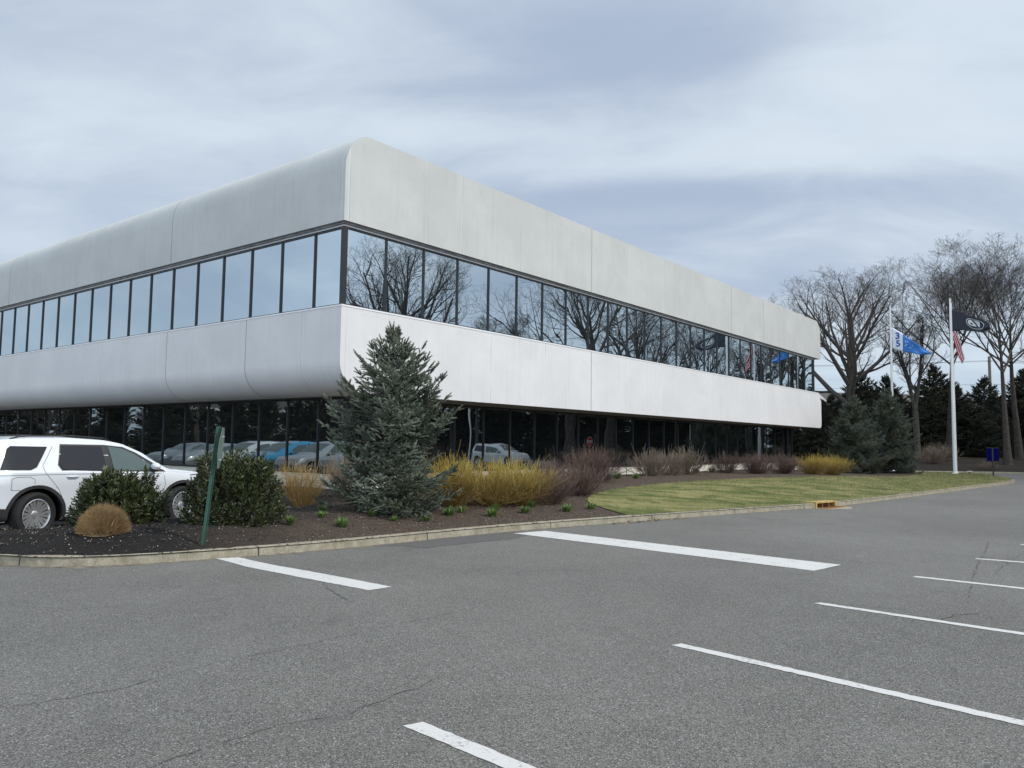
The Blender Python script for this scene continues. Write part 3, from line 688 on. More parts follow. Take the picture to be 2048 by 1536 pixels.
def conifer(seed, H, radius_at, z0, dz, per, twig, tw_s, dens, droop=.1, upc=.5, trunk_r=.07, subs=9):
    """whorled branches; returns (trunk mesh, branch mesh, foliage mesh)"""
    rn = np.random.default_rng(seed); br = []; pos = []; dirs = []; scl = []
    z = z0
    while z < H - .20:
        f = (z - z0) / (H - z0); n = per if f < .8 else max(4, per - 3)
        for k in range(n):
            az = rn.uniform(0, 2 * np.pi) if rn.random() < .3 else 2 * np.pi * k / n + z * 5 + rn.normal(0, .2)
            L = radius_at(z) * rn.uniform(.62, 1.2); el = (-.05 + 1.0 * f ** 1.6) + rn.normal(0, .12)
            if f > .85: el += .25
            o = np.array([math.cos(az), math.sin(az), 0]); sd_ = np.array([-math.sin(az), math.cos(az), 0]); K = 7
            s = np.linspace(0, 1, K); P = np.zeros((K, 3))
            zz_ = z + rn.normal(0, dz * .4)
            P[:] = o[None] * (s * L * math.cos(el))[:, None]; P[:, 2] = zz_ + s * L * math.sin(el) - droop * L * np.sin(s * np.pi * .8) + upc * .35 * L * s ** 3
            P += sd_[None] * (np.sin(s * 2 + az) * .04 * L)[:, None]
            br.append(P)
            ns = max(2, int(L * dens)); tdir = np.gradient(P, axis=0); tdir /= np.linalg.norm(tdir, axis=1, keepdims=True)
            for j in range(ns):
                t_ = .18 + .82 * (j + rn.uniform(0, 1)) / ns; ix = min(K - 2, int(t_ * (K - 1))); fx = t_ * (K - 1) - ix
                p = P[ix] * (1 - fx) + P[ix + 1] * fx; td = tdir[ix]
                sg = 1 if j % 2 else -1; l2 = (1 - t_) * L * .50 + tw_s * .8
                d2 = td * .75 + sd_ * sg * rn.uniform(.5, .95) + np.array([0, 0, rn.uniform(-.15, .35)]); d2 /= np.linalg.norm(d2)
                m = max(1, int(l2 / (tw_s * .62)))
                for q in range(m):
                    pp = p + d2 * l2 * q / max(1, m); pos.append(pp); dd = d2 + rn.normal(0, .28, 3) + np.array([0, 0, .12]); 
                    if q < m - 1 and rn.random() < .75:
                        perp = np.cross(d2, [0, 0, 1.]) * (1 if q % 2 else -1); dd = dd + perp * .8
                    dirs.append(dd); scl.append(rn.uniform(.75, 1.15))
            pos.append(P[-1] - tdir[-1] * tw_s * .3); dirs.append(tdir[-1] + np.array([0, 0, .1])); scl.append(1.15)
            for q in (-1, 1): pos.append(P[-1] - tdir[-1] * tw_s * .4); dirs.append(tdir[-1] + sd_ * .7 * q); scl.append(.95)
        z += dz * (.95 - .12 * f)
    # leader
    for q in range(4): pos.append(np.array([0, 0, H - .32 + q * .09])); dirs.append(np.array([0.02, 0, 1.])); scl.append(.8)
    pos = np.array(pos); dirs = np.array(dirs); scl = np.array(scl)[:, None]
    fv = inst(twig, rot_to(dirs), pos, scl)
    br = np.array(br); Rb = np.linspace(1, .25, br.shape[1])[None] * .012 * (H / 4) * np.ones((len(br), 1))
    bv = tubes(br, Rb, 4)
    tz = np.linspace(-.1, H, 8); TP = np.zeros((1, 8, 3)); TP[0, :, 2] = tz; tv = tubes(TP, (trunk_r * (1 - tz / H * .9))[None], 8)
    return np_mesh('trunk', *tv, smooth=True), np_mesh('branches', *bv), np_mesh('foliage', *fv)
def f_needles(tip, dark, brown=0.0):
    def fn(g, b):
        gi = g.node('ShaderNodeNewGeometry'); o = g.obj(); n = g.noise(o, 1.4, 3, .6)
        c = g.mix(gi.outputs['Random Per Island'], dark, tip); c = g.mix(g.ramp(n, .35, .7), c, tuple(x * .72 for x in dark))
        if brown: c = g.mix(g.ramp(g.noise(o, .9, 2), .5, .62, 0, brown), c, (.10, .095, .035))
        g.link(c, b.inputs['Base Color']); b.inputs['Roughness'].default_value = .65; b.inputs['Specular IOR Level'].default_value = .3
    return fn
mat('spruce_needles', f_needles((.34, .38, .29), (.065, .086, .060), .3))
mat('blue_spruce_needles', f_needles((.21, .235, .18), (.055, .072, .052), .4))
mat('dark_needles', f_needles((.055, .066, .044), (.017, .022, .015), .35))
def prof_main(z):
    zs = [0, .25, .55, .95, 1.35, 1.85, 2.3, 2.75, 3.05, 3.4, 3.75, 4.05]; rs = [1.12, 1.22, 1.12, .98, 1.06, 1.14, .98, .76, .52, .28, .12, .03]
    return float(np.interp(z, zs, rs))
tw = needle_twig(40, .175, .028, .0060, .015)
S_main = conifer(3, 3.98, prof_main, .02, .165, 10, tw, .155, 11, upc=.6, trunk_r=.075)
def plant_conifer(ms, x, y, z, rz, s, label, m='spruce_needles', group=None, name='spruce_tree', sz=None):
    e = empty(name, (x, y, z), rz); e.scale = (s, s, sz or s); tag(e, label, 'tree', group)
    link_mesh(ms[0], 'trunk', 'bark_dark', e); link_mesh(ms[1], 'branches', 'bark_dark', e)
    o = bpy.data.objects.new('foliage', ms[2]); COL.objects.link(o); o.parent = e
    if len(ms[2].materials) == 0: ms[2].materials.append(MATS[m])
    o.material_slots[0].link = 'OBJECT'; o.material_slots[0].material = MATS[m]
    return e
plant_conifer(S_main, -2.40, 15.75, .26, .8 + math.pi, 1.02, sz=.94, label= 'large blue green spruce standing in the mulch bed before the building corner')
tw2 = needle_twig(22, .20, .04, .009, .02)
def prof_bs(z): return float(np.interp(z, [0, .6, 1.6, 2.8, 3.8, 4.6, 5.1], [1.75, 1.95, 1.75, 1.25, .75, .3, .05]))
S_bs = conifer(8, 5.0, prof_bs, .12, .17, 12, tw2, .17, 8, upc=.45)
plant_conifer(S_bs, 20.75, 47.7, .1, .3, .93, 'blue spruce to the right of the building end, left one of the touching pair', 'blue_spruce_needles', 'pair of blue spruces beside the building')
plant_conifer(S_bs, 24.1, 50.4, .1, 2.6, 1.0, 'blue spruce beside the blue flag pole, right one of the touching pair', 'blue_spruce_needles', 'pair of blue spruces beside the building', sz=1.06)
tw3 = needle_twig(16, .36, .08, .022, .035)
def prof_dk(z): return float(np.interp(z, [0, 1, 3, 5, 7, 8.1, 8.6], [2.2, 2.5, 2.2, 1.7, .9, .35, .05]))
S_dk = conifer(17, 8.4, prof_dk, .4, .30, 10, tw3, .34, 4.2, upc=.3, trunk_r=.12)
DK = [(24.6, 62.5, .55, 'low dark conifer seen under the overhang past the last ground floor windows'),
      (27.5, 67.5, .60, 'dark conifer directly behind the left blue spruce'),
      (33.2, 74.5, .92, 'dark conifer with its tip between the right blue spruce and the white pole'),
      (36.0, 75.5, .88, 'dark conifer with its tip just right of the blue flag pole'),
      (39.3, 73.0, .96, 'dark conifer between the forked trunk and the black flag pole'),
      (41.6, 74.5, .80, 'dark conifer hidden behind the black flag pole'),
      (44.0, 73.0, .86, 'dark conifer to the right of the black flag pole'),
      (45.6, 69.8, .94, 'dark conifer in front of the wooden utility pole'),
      (42.0, 68.0, .52, 'small dark conifer above the floodlight on the lawn'),
      (40.0, 66.5, .48, 'small round dark conifer behind the blue sign'),
      (36.2, 70.2, .62, 'dark conifer behind the forked grey trunk'),
      (48.6, 71.5, .50, 'short dark conifer at the right edge of the picture behind the trunks'),
      (30.3, 71.5, .64, 'dark conifer behind the gap between the two blue spruces'),
      (33.0, 69.0, .50, 'low dark conifer right of the blue spruces'),
      (35.0, 71.8, .72, 'middle sized dark conifer right behind the blue flag pole'), (38.0, 70.8, .70, 'dark conifer just right of the forked grey trunk'), (40.6, 71.6, .74, 'dark conifer just left of the black flag pole'),
      (43.2, 70.6, .66, 'dark conifer between black flag pole and blue sign'), (46.8, 72.6, .72, 'dark conifer just right of the wooden utility pole'), (50.2, 74.5, .62, 'dark conifer at the right frame edge in front of a pale house'),
      (22.6, 66.5, .62, 'dark conifer farthest left, seen under the building overhang'), (26.0, 71.5, .66, 'dark conifer behind the left blue spruce and the building end')]
for i, (x, y, s, lb) in enumerate(DK):
    plant_conifer(S_dk, x, y, berm_z(x, y) - .1, i * 1.3, s * 1.3, sz=s * 1.02, label=lb, m='dark_needles', group='dark conifers behind the drive', name='dark_conifer')
# conifer belts mirrored in the ground floor glass
for i in range(44):
    r_ = i % 2; t_ = i // 2
    x = 43 + 1.15 * t_ + 3.2 * r_ + random.uniform(-.5, .5); y = 10 + 3.2 * t_ + 1.6 * r_ + random.uniform(-.5, .5)
    plant_conifer(S_dk, x, y, 0 if y < 56 else berm_z(x, y), i * 2.1, .80 + .14 * random.random(), 'dark conifer of the belt mirrored in the ground floor glass of the long face', 'dark_needles', 'dark conifers mirrored in the right face', 'dark_conifer')
for i in range(40):
    r_ = i % 2; t_ = i // 2
    x = -62 - 3 * r_ + random.uniform(-.7, .7); y = -10 + 3.5 * t_ + 1.7 * r_ + random.uniform(-.5, .5)
    plant_conifer(S_dk, x, y, 0, i * 1.7, .68 + .14 * random.random(), 'dark conifer of the belt mirrored in the ground floor glass behind the cars', 'dark_needles', 'dark conifers mirrored in the left face', 'dark_conifer')
for x, y, kd, lb in [(-50, 22, 'fork', 'small twin stemmed'), (-52, 34, 'tall', 'small slender'), (-54, 46, 'oak', 'small rounded'), (-49, 8, 'gnarl', 'small crooked')]:
    plant_tree(mesh_by[kd], x, y, 0, x, .42, lb + ' bare tree mirrored in the left ground floor glass', 'small bare trees left of the car park')

# ---------------------------------------------------------------- leafy and twiggy shrubs
def f_laurel(g, b):
    gi = g.node('ShaderNodeNewGeometry'); r = gi.outputs['Random Per Island']
    c = g.mix(r, (.020, .030, .012), (.075, .090, .028)); c = g.mix(g.ramp(r, .93, .97), c, (.14, .16, .05)); c = g.mix(g.ramp(g.noise(g.obj(), 3, 3), .5, .7, 0, .5), c, (.05, .055, .02))
    g.link(c, b.inputs['Base Color']); b.inputs['Roughness'].default_value = .38; b.inputs['Specular IOR Level'].default_value = .5
mat('laurel_leaf', f_laurel)
def leaf_tpl(L, w, fold=.35):
    V = np.array([(0, 0, 0), (-w * .8, w * fold, L * .35), (-w * .75, w * fold, L * .7), (0, 0, L), (w * .75, w * fold, L * .7), (w * .8, w * fold, L * .35), (0, 0, L * .5)])
    return V, np.array([(0, 6, 1), (1, 6, 2), (2, 6, 3), (3, 6, 4), (4, 6, 5), (5, 6, 0)])
def laurel(seed, wx, wy, h, n_sh, label, x, y, z):
    rn = np.random.default_rng(seed); e = empty('evergreen_shrub', (x, y, z)); tag(e, label, 'shrub', 'evergreen shrubs in the mulch bed')
    lp = []; ld = []; ls = []; st = []
    for i in range(n_sh):
        az = rn.uniform(0, 2 * np.pi); q = rn.uniform(0, 1) ** .5; top = rn.random() < .5
        # shoot end on an irregular dome
        el = rn.uniform(.0, 1.0) * np.pi / 2
        bumpy = 1 + .11 * math.sin(az * 3 + seed) + .09 * math.sin(az * 7 + el * 5) + rn.normal(0, .06)
        end = np.array([wx * math.cos(az) * math.cos(el) ** .55 * bumpy, wy * math.sin(az) * math.cos(el) ** .55 * bumpy, h * (.06 + .88 * math.sin(el) ** .9) * bumpy])
        if q < .35: end *= rn.uniform(.6, .9)
        if rn.random() < .05: end[2] += h * rn.uniform(.06, .16)
        dr = np.array([end[0] * .7, end[1] * .7, .55 * h + rn.uniform(0, .4)]); dr += rn.normal(0, .15, 3); dr /= np.linalg.norm(dr)
        L = rn.uniform(.13, .24); s0 = end - dr * L
        st.append(np.linspace(s0 - dr * .12, end, 3))
        m = int(rn.integers(12, 18))
        for k in range(m):
            t = k / m; a2 = k * 2.4; ref = np.array([0, 0, 1.]) if abs(dr[2]) < .9 else np.array([1., 0, 0]); a = np.cross(ref, dr); a /= np.linalg.norm(a); b = np.cross(dr, a)
            out = a * math.cos(a2) + b * math.sin(a2); d = dr * (.45 + .9 * t) + out * (1.0 - .45 * t) + rn.normal(0, .1, 3)
            lp.append(s0 + dr * L * t); ld.append(d); ls.append(rn.uniform(.7, 1.15) * (1 - .25 * t))
    ld = np.array(ld); V = inst(leaf_tpl(.092, .0165), rot_to(ld), np.array(lp), np.array(ls)[:, None])
    link_mesh(np_mesh('foliage', *V), 'foliage', 'laurel_leaf', e)
    # inner stems
    sn = 60; az = rn.uniform(0, 2 * np.pi, sn); s = np.linspace(0, 1, 5)[None, :, None]; end = np.stack([np.cos(az) * wx * .7 * rn.uniform(.2, 1, sn), np.sin(az) * wy * .7 * rn.uniform(.2, 1, sn), h * rn.uniform(.5, .85, sn)], 1)[:, None, :]
    P = s * end + np.array([0, 0, -.04]); P[..., :2] *= s ** .5 * .8 + .2
    V1 = tubes(P, np.linspace(.009, .004, 5)[None] * np.ones((sn, 1)), 4); V2 = tubes(np.array(st), np.full((len(st), 3), .003), 3)
    link_mesh(np_mesh('stems', *join([V1, V2])), 'stems', 'bark_dark', e)
    return e
laurel(1, .67, .50, .76, 720, 'low glossy dark green evergreen shrub in front of the doors of the white car', -6.33, 12.75, .27)
laurel(2, .70, .62, 1.06, 950, 'larger glossy dark green evergreen shrub directly behind the leaning green sign post', -4.52, 12.95, .27)

def twig_mat(name, a, b_, tipc):
    def fn(g, b):
        gi = g.node('ShaderNodeNewGeometry'); s = g.node('ShaderNodeSeparateXYZ'); g.link(g.obj(), s.inputs[0])
        c = g.mix(gi.outputs['Random Per Island'], a, b_); c = g.mix(g.math('MULTIPLY', g.ramp(s.outputs[2], .35, 1.0), g.math('MULTIPLY_ADD', gi.outputs['Random Per Island'], .7, .3)), c, tipc)
        g.link(c, b.inputs['Base Color']); b.inputs['Roughness'].default_value = .6; b.inputs['Specular IOR Level'].default_value = .3
    return mat(name, fn)
twig_mat('yellow_twig', (.19, .125, .04), (.34, .24, .07), (.56, .42, .09))
twig_mat('orange_twig', (.20, .125, .045), (.34, .23, .085), (.50, .34, .11))
twig_mat('brown_twig', (.085, .054, .044), (.165, .112, .088), (.20, .135, .108))
twig_mat('tan_twig', (.15, .11, .085), (.25, .195, .15), (.36, .29, .20))
def twig_shrub_mesh(seed, n, H, Rr, vase=1.0, r0=.005, sub=4, gnarl=.0):
    rn = np.random.default_rng(seed); K = 6; s = np.linspace(0, 1, K)
    def grow(st, d, L, up, j):
        N = len(st); P = np.zeros((N, K, 3)); P[:, 0] = st; dd = d / np.linalg.norm(d, axis=1, keepdims=True)
        for k in range(1, K):
            dd = dd + rn.normal(0, j, (N, 3)) + np.array([0, 0, up / K]); dd /= np.linalg.norm(dd, axis=1, keepdims=True); P[:, k] = P[:, k - 1] + dd * (L / (K - 1))[:, None]
        return P
    az = rn.uniform(0, 2 * np.pi, n); q = rn.uniform(0, 1, n) ** .6; st = np.stack([np.cos(az) * Rr * .22 * q, np.sin(az) * Rr * .22 * q, np.full(n, -.03)], 1)
    ang = q * vase * math.atan2(Rr, H * .62); d = np.stack([np.cos(az) * np.sin(ang), np.sin(az) * np.sin(ang), np.cos(ang)], 1)
    L = H * rn.uniform(.58, 1.0, n) * (1 + .12 * q); P = grow(st, d, L, .5, .07 + gnarl); Rad = np.linspace(1, .35, K)[None] * (r0 * rn.uniform(.8, 1.5, n))[:, None]
    out = [tubes(P, Rad, 4)]
    u = rn.uniform(.12, .92, (n, sub)); ix = (u * (K - 1)).astype(int); S = P[np.arange(n)[:, None], ix].reshape(-1, 3); T = (P[np.arange(n)[:, None], np.minimum(ix + 1, K - 1)] - P[np.arange(n)[:, None], ix]).reshape(-1, 3); T /= np.linalg.norm(T, axis=1, keepdims=True) + 1e-9
    D = T + rn.normal(0, .52, T.shape); L2 = np.repeat(L, sub) * (1 - u.reshape(-1)) * rn.uniform(.5, 1.05, n * sub) + .05
    P2_ = grow(S, D, L2, .8, .06 + gnarl); out.append(tubes(P2_, np.linspace(1, .4, K)[None] * np.full((n * sub, 1), r0 * .62), 3))
    n3 = len(P2_) * 2; ii = np.repeat(np.arange(len(P2_)), 2); k3 = rn.integers(1, K - 1, n3); S = P2_[ii, k3]; T = P2_[ii, k3 + 1] - P2_[ii, k3]; T /= np.linalg.norm(T, axis=1, keepdims=True) + 1e-9
    P3 = grow(S, T + rn.normal(0, .45, T.shape), np.repeat(L2, 2) * rn.uniform(.3, .6, n3) + .04, .8, .06); out.append(tubes(P3, np.full((n3, K), r0 * .42), 3))
    return np_mesh('stems', *join(out))
TS = dict(a=twig_shrub_mesh(1, 165, 1.30, .90, 1.2, r0=.0065, gnarl=.03), b=twig_shrub_mesh(2, 150, 1.15, .9, 1.35, r0=.0065, gnarl=.04), c=twig_shrub_mesh(3, 48, .95, .78, 1.45, r0=.010, sub=6, gnarl=.06), d=twig_shrub_mesh(4, 90, 1.25, .6, .95, gnarl=.02))
def twiggy(mk, m, x, y, rz, sx, sz, label, group):
    e = empty('twig_shrub', (x, y, hz(x, y) - .01), rz); e.scale = (sx, sx, sz); tag(e, label, 'shrub', group)
    o = bpy.data.objects.new('stems', TS[mk]); COL.objects.link(o); o.parent = e
    if len(TS[mk].materials) == 0: TS[mk].materials.append(MATS[m])
    o.material_slots[0].link = 'OBJECT'; o.material_slots[0].material = MATS[m]
GY = 'yellow twigged shrubs'; GB = 'leafless brown twigged shrubs'
twiggy('d', 'orange_twig', -4.72, 17.9, .3, .95, .88, 'upright orange yellow twigged shrub between the dark evergreen and the large spruce', GY)
twiggy('d', 'tan_twig', -4.05, 19.1, 1.9, .75, .88, 'thin grey tan twigged shrub just left of the large spruce', GB)
twiggy('a', 'yellow_twig', -1.32, 17.3, .2, 1.0, .90, 'bright yellow twigged shrub touching the right side of the large spruce', GY)
twiggy('b', 'yellow_twig', -.45, 17.9, 2.2, 1.05, .98, 'bright yellow twigged shrub in the middle of the big yellow clump', GY)
twiggy('a', 'yellow_twig', .18, 18.35, 4.0, .95, .86, 'bright yellow twigged shrub touching the reddish brown bushes', GY)
twiggy('b', 'brown_twig', .92, 18.9, .5, .84, .80, 'dense reddish brown twigged shrub next to the big yellow clump', GB)
twiggy('b', 'brown_twig', 1.75, 20.7, 2.9, .8, .80, 'reddish brown twigged shrub leaning over the bare soil beside the lawn', GB)
twiggy('b', 'brown_twig', 1.0, 21.6, 4.4, .88, .86, 'reddish brown twigged shrub behind the front one near the yellow clump', GB)
twiggy('b', 'brown_twig', 2.75, 26.6, 1.2, 1.25, 1.16, 'brown twigged shrub against the ledge below the mirrored stop sign', GB)
twiggy('c', 'tan_twig', 5.75, 32.8, .1, 1.15, 1.42, 'pale tan twigged shrub, left one of the three touching tan ones', GB)
twiggy('c', 'tan_twig', 6.75, 33.9, 1.7, 1.10, 1.38, 'pale tan twigged shrub, middle one of the three touching tan ones', GB)
twiggy('c', 'tan_twig', 7.85, 35.3, 3.3, 1.30, 1.55, 'pale tan twigged shrub, right one of the three touching tan ones', GB)
twiggy('c', 'brown_twig', 10.3, 37.9, .9, .95, 1.28, 'small lone dark brown twigged shrub in front of the pale ledge', GB)
twiggy('b', 'brown_twig', 11.55, 37.2, 2.4, .95, .98, 'brown twigged shrub, left one of the two dark ones before the yellow pair', GB)
twiggy('b', 'brown_twig', 13.1, 37.9, 5.1, .95, .98, 'brown twigged shrub touching the far yellow twigged pair', GB)
twiggy('a', 'yellow_twig', 14.7, 38.6, 1.1, 1.0, .82, 'far yellow twigged shrub touching the brown ones', GY)
twiggy('a', 'yellow_twig', 16.0, 39.4, 2.6, 1.15, .80, 'far yellow twigged shrub in front of the blue spruces', GY)

# clipped tan ornamental grass
def f_straw(g, b):
    gi = g.node('ShaderNodeNewGeometry'); c = g.mix(gi.outputs['Random Per Island'], (.20, .125, .055), (.46, .31, .15)); g.link(c, b.inputs['Base Color']); b.inputs['Roughness'].default_value = .8
mat('straw', f_straw)
def blade_mound(n, R_, H, seed, w=.0035, spread=1.15):
    rn = np.random.default_rng(seed); az = rn.uniform(0, 2 * np.pi, n); el = np.arccos(rn.uniform(.02, 1, n)); K = 4; s = np.linspace(0, 1, K)
    bump = 1 + .05 * np.sin(az * 5) + rn.normal(0, .05, n); end = np.stack([np.cos(az) * np.sin(el) * R_ * bump, np.sin(az) * np.sin(el) * R_ * bump, (np.cos(el) * .92 + .06) * H * bump], 1)
    st = end * np.array([.62, .62, .55]) - np.array([0, 0, .02]); end = end + rn.normal(0, .012, (n, 3)) + np.array([0, 0, .02]); mid = (st + end) * .5 + np.stack([np.zeros(n), np.zeros(n), H * .03 * np.sin(el)], 1) + rn.normal(0, .012, (n, 3))
    P = ((1 - s) ** 2)[None, :, None] * st[:, None] + (2 * s * (1 - s))[None, :, None] * mid[:, None] + (s ** 2)[None, :, None] * end[:, None]
    return np_mesh('blades', *tubes(P, np.linspace(1, .5, K)[None] * np.full((n, 1), w * .6), 3))
e = empty('grass_mound', (-5.78, 11.3, .27)); e.scale = (.79, .79, .90); tag(e, 'clipped straw coloured ornamental grass mound in the black mulch by the white car', 'ornamental grass')
link_mesh(blade_mound(8200, .43, .46, 4), 'blades', 'straw', e)
MB().lathe([(0, .34), (.14, .33), (.25, .26), (.32, .15), (.34, .02), (.33, -.05)], 24).build('thatch', 'straw', e, True)

# green daylily tufts
def f_tuft(g, b):
    gi = g.node('ShaderNodeNewGeometry'); c = g.mix(gi.outputs['Random Per Island'], (.045, .10, .018), (.17, .27, .055)); g.link(c, b.inputs['Base Color']); b.inputs['Roughness'].default_value = .6
mat('tuft_green', f_tuft)
def tuft_mesh(seed, n=110):
    rn = np.random.default_rng(seed); az = rn.uniform(0, 2 * np.pi, n); L = rn.uniform(.12, .22, n); out = rn.uniform(.25, .95, n); K = 4; s = np.linspace(0, 1, K)
    base = np.stack([np.cos(az) * .05 * rn.uniform(0, 1, n), np.sin(az) * .05 * rn.uniform(0, 1, n), np.zeros(n)], 1)
    d = np.stack([np.cos(az) * out, np.sin(az) * out, np.ones(n)], 1); d /= np.linalg.norm(d, axis=1, keepdims=True)
    P = base[:, None] + d[:, None] * (s * 1)[None, :, None] * L[:, None, None]; P[..., 2] -= (s ** 2)[None] * (out * L * .35)[:, None]
    a = np.stack([-np.sin(az), np.cos(az), np.zeros(n)], 1)[:, None] * (np.array([1, .95, .7, .08]) * .006)[None, :, None]
    V = np.concatenate([P - a, P + a], axis=1).reshape(-1, 3); i = (np.arange(n) * 2 * K)[:, None]; F = np.concatenate([i + np.array([[k, k + K, k + K + 1, k + 1]]) for k in range(K - 1)])
    return np_mesh('grass_tuft', V, F)
TF = [tuft_mesh(1), tuft_mesh(2), tuft_mesh(3, 80)]
TFL = ['bright green tuft at the foot of the larger dark evergreen shrub', 'green tuft beneath the orange twigged shrub, behind its neighbour', 'green tuft between the orange twigged shrub and the kerb', 'green tuft nearest the kerb left of the large spruce',
       'green tuft under the left skirt of the large spruce', 'small green tuft directly below the large spruce trunk', 'green tuft below the right skirt of the large spruce', 'green tuft between the spruce and the first yellow twigged shrub, front one', 'green tuft at the foot of the first yellow twigged shrub',
       'green tuft below the big yellow clump, nearest the kerb', 'green tuft below the big yellow clump, set back from the kerb', 'green tuft between yellow clump and kerb, left of two side by side', 'green tuft at the foot of the big yellow clump, right end',
       'green tuft before the reddish brown shrubs near the kerb', 'green tuft at the left tip of the lawn', 'dark green tuft at the soil edge below the ledge', 'dark green tuft against the ledge beside the thin stake', 'dark green tuft against the ledge left of the pale tan shrubs',
       'dark green tuft between the tan shrubs and the lone brown one', 'dark green tuft in front of the lone brown shrub']
for i, ((x, y), lb) in enumerate(zip([(-3.6, 13.01), (-3.59, 15.19), (-3.32, 13.99), (-2.84, 13.41), (-2.55, 14.72), (-2.12, 14.57), (-1.58, 14.96), (-1.22, 15.9), (-1.0, 16.42), (-0.36, 16.21), (-0.32, 17.16), (0.32, 17.02), (0.49, 18.02), (1.25, 17.62), (1.86, 18.27), (3.39, 27.58), (3.99, 29.73), (4.74, 29.96), (8.5, 36.29), (9.85, 38.71)], TFL)):
    o = link_mesh(TF[i % 3], 'grass_tuft', 'tuft_green'); o.location = (x, y, hz(x, y)); s = [1.0, .9, 1.0, 1.25, .95, .85, .9, 1.35, 1.2, 1.4, 1.0, 1.35, 1.15, 1.3, 1.3, 1.9, 2.0, 1.5, 1.9, 2.0][i]
    o.scale = (s, s, s * .85); o.rotation_euler = (0, 0, i * 1.1); tag(o, lb, 'plant', 'green tufts in the mulch bed')

# lawn blades, wood chips, pale stones
def inpoly(X, Y, P):
    c = np.zeros(len(X), bool); n = len(P)
    for i in range(n):
        x0, y0 = P[i]; x1, y1 = P[(i + 1) % n]
        if y0 == y1: continue
        m = ((y0 > Y) != (y1 > Y)) & (X < (x1 - x0) * (Y - y0) / (y1 - y0) + x0); c ^= m
    return c
HG = {}
def hzv(X, Y, st=.35):
    o = np.zeros(len(X))
    for i, (x, y) in enumerate(zip(X, Y)):
        k = (round(x / st), round(y / st))
        if k not in HG: HG[k] = hz(k[0] * st, k[1] * st)
        o[i] = HG[k]
    return o
N = 260000; X = RN.uniform(1.5, 30, N); Y = RN.uniform(17, 54, N); m_ = inpoly(X, Y, LAWNP) & (RN.uniform(0, 1, N) < np.clip(1.35 - (Y - 17) / 34, .22, 1)); X = X[m_]; Y = Y[m_]; Z = hzv(X, Y) + .016; n = len(X)
az = RN.uniform(0, 2 * np.pi, n); Lb = RN.uniform(.02, .05, n) * (1 + (Y - 17) / 40); wv = .004 * (1 + (Y - 17) / 14)
b0 = np.stack([X, Y, Z], 1); a_ = np.stack([np.cos(az) * wv, np.sin(az) * wv, 0 * az], 1); tp = b0 + np.stack([RN.normal(0, .4, n) * Lb, RN.normal(0, .4, n) * Lb, Lb], 1)
V = np.stack([b0 - a_, b0 + a_, tp], 1).reshape(-1, 3); F = np.arange(3 * n).reshape(-1, 3)
tag(link_mesh(np_mesh('lawn_grass', V, F), 'lawn_grass', 'grass_blades'), 'short patchy green and straw coloured lawn grass', 'grass', kind='stuff')
mpoly = poly; N = 90000; X = RN.uniform(-9, 12, N); Y = RN.uniform(10, 38, N)
keep = inpoly(X, Y, mpoly) & ~inpoly(X, Y, LAWNP) & (RN.uniform(0, 1, N) < np.clip(1.5 - (Y - 10) / 14, .12, 1)) & (np.abs(X / Y) < .72)
X = X[keep]; Y = Y[keep]; Z = hzv(X, Y) + .006; n = len(X)
def f_chip(g, b):
    gi = g.node('ShaderNodeNewGeometry'); r = gi.outputs['Random Per Island']; s = g.node('ShaderNodeSeparateXYZ'); g.link(g.obj(), s.inputs[0])
    blk = g.mix(r, (.009, .0085, .008), (.060, .054, .049)); brn = g.mix(r, (.040, .028, .020), (.17, .128, .096)); c = g.mix(g.ramp(s.outputs[0], -4.2, -2.4), blk, brn)
    c = g.mix(g.ramp(r, .955, .965), c, (.22, .17, .12)); g.link(c, b.inputs['Base Color']); b.inputs['Roughness'].default_value = .9
mat('wood_chip', f_chip)
chip = (np.array([(-.5, -.18, 0), (.5, -.14, 0), (.45, .2, 0), (-.4, .16, 0), (0, 0, .22)]), np.array([(0, 1, 4), (1, 2, 4), (2, 3, 4), (3, 0, 4)]))
dd = np.stack([RN.normal(0, .35, n), RN.normal(0, .35, n), np.ones(n)], 1)
tag(link_mesh(np_mesh('wood_chips', *inst(chip, rot_to(dd), np.stack([X, Y, Z], 1), (RN.uniform(.018, .05, n))[:, None])), 'wood_chips', 'wood_chip'), 'dark shredded wood chips covering the planting bed', 'mulch', kind='stuff')
mat('pale_stone', col=(.40, .36, .30), rough=.85, island=.5)
ns = 430; q = RN.choice(n, ns); stn = (np.array([(1, 0, 0), (0, 1, 0), (-1, 0, 0), (0, -1, 0), (0, 0, .6), (0, 0, -.5)]), np.array([(0, 1, 4), (1, 2, 4), (2, 3, 4), (3, 0, 4), (1, 0, 5), (2, 1, 5), (3, 2, 5), (0, 3, 5)]))
# stones lie mostly along the front edge of the bed
Xs = []; Ys = []
while len(Xs) < ns:
    p = KFs[random.randrange(8, 60)]; x = p[0] + random.gauss(0, .5); y = p[1] + .22 + abs(random.gauss(0, .8))
    if inpoly(np.array([x]), np.array([y]), mpoly)[0] and segd(x, y, KF) > .2 and not inpoly(np.array([x]), np.array([y]), LAWNP)[0]: Xs.append(x); Ys.append(y)
Zs = [hz(x, y) + .006 for x, y in zip(Xs, Ys)]
tag(link_mesh(np_mesh('pale_stones', *inst(stn, rot_to(np.stack([RN.normal(0, .3, ns), RN.normal(0, .3, ns), np.ones(ns)], 1)), np.stack([Xs, Ys, Zs], 1), (RN.uniform(.004, .013, ns))[:, None])), 'pale_stones', 'pale_stone'), 'small pale stones scattered through the mulch along the kerb', 'gravel', kind='stuff')
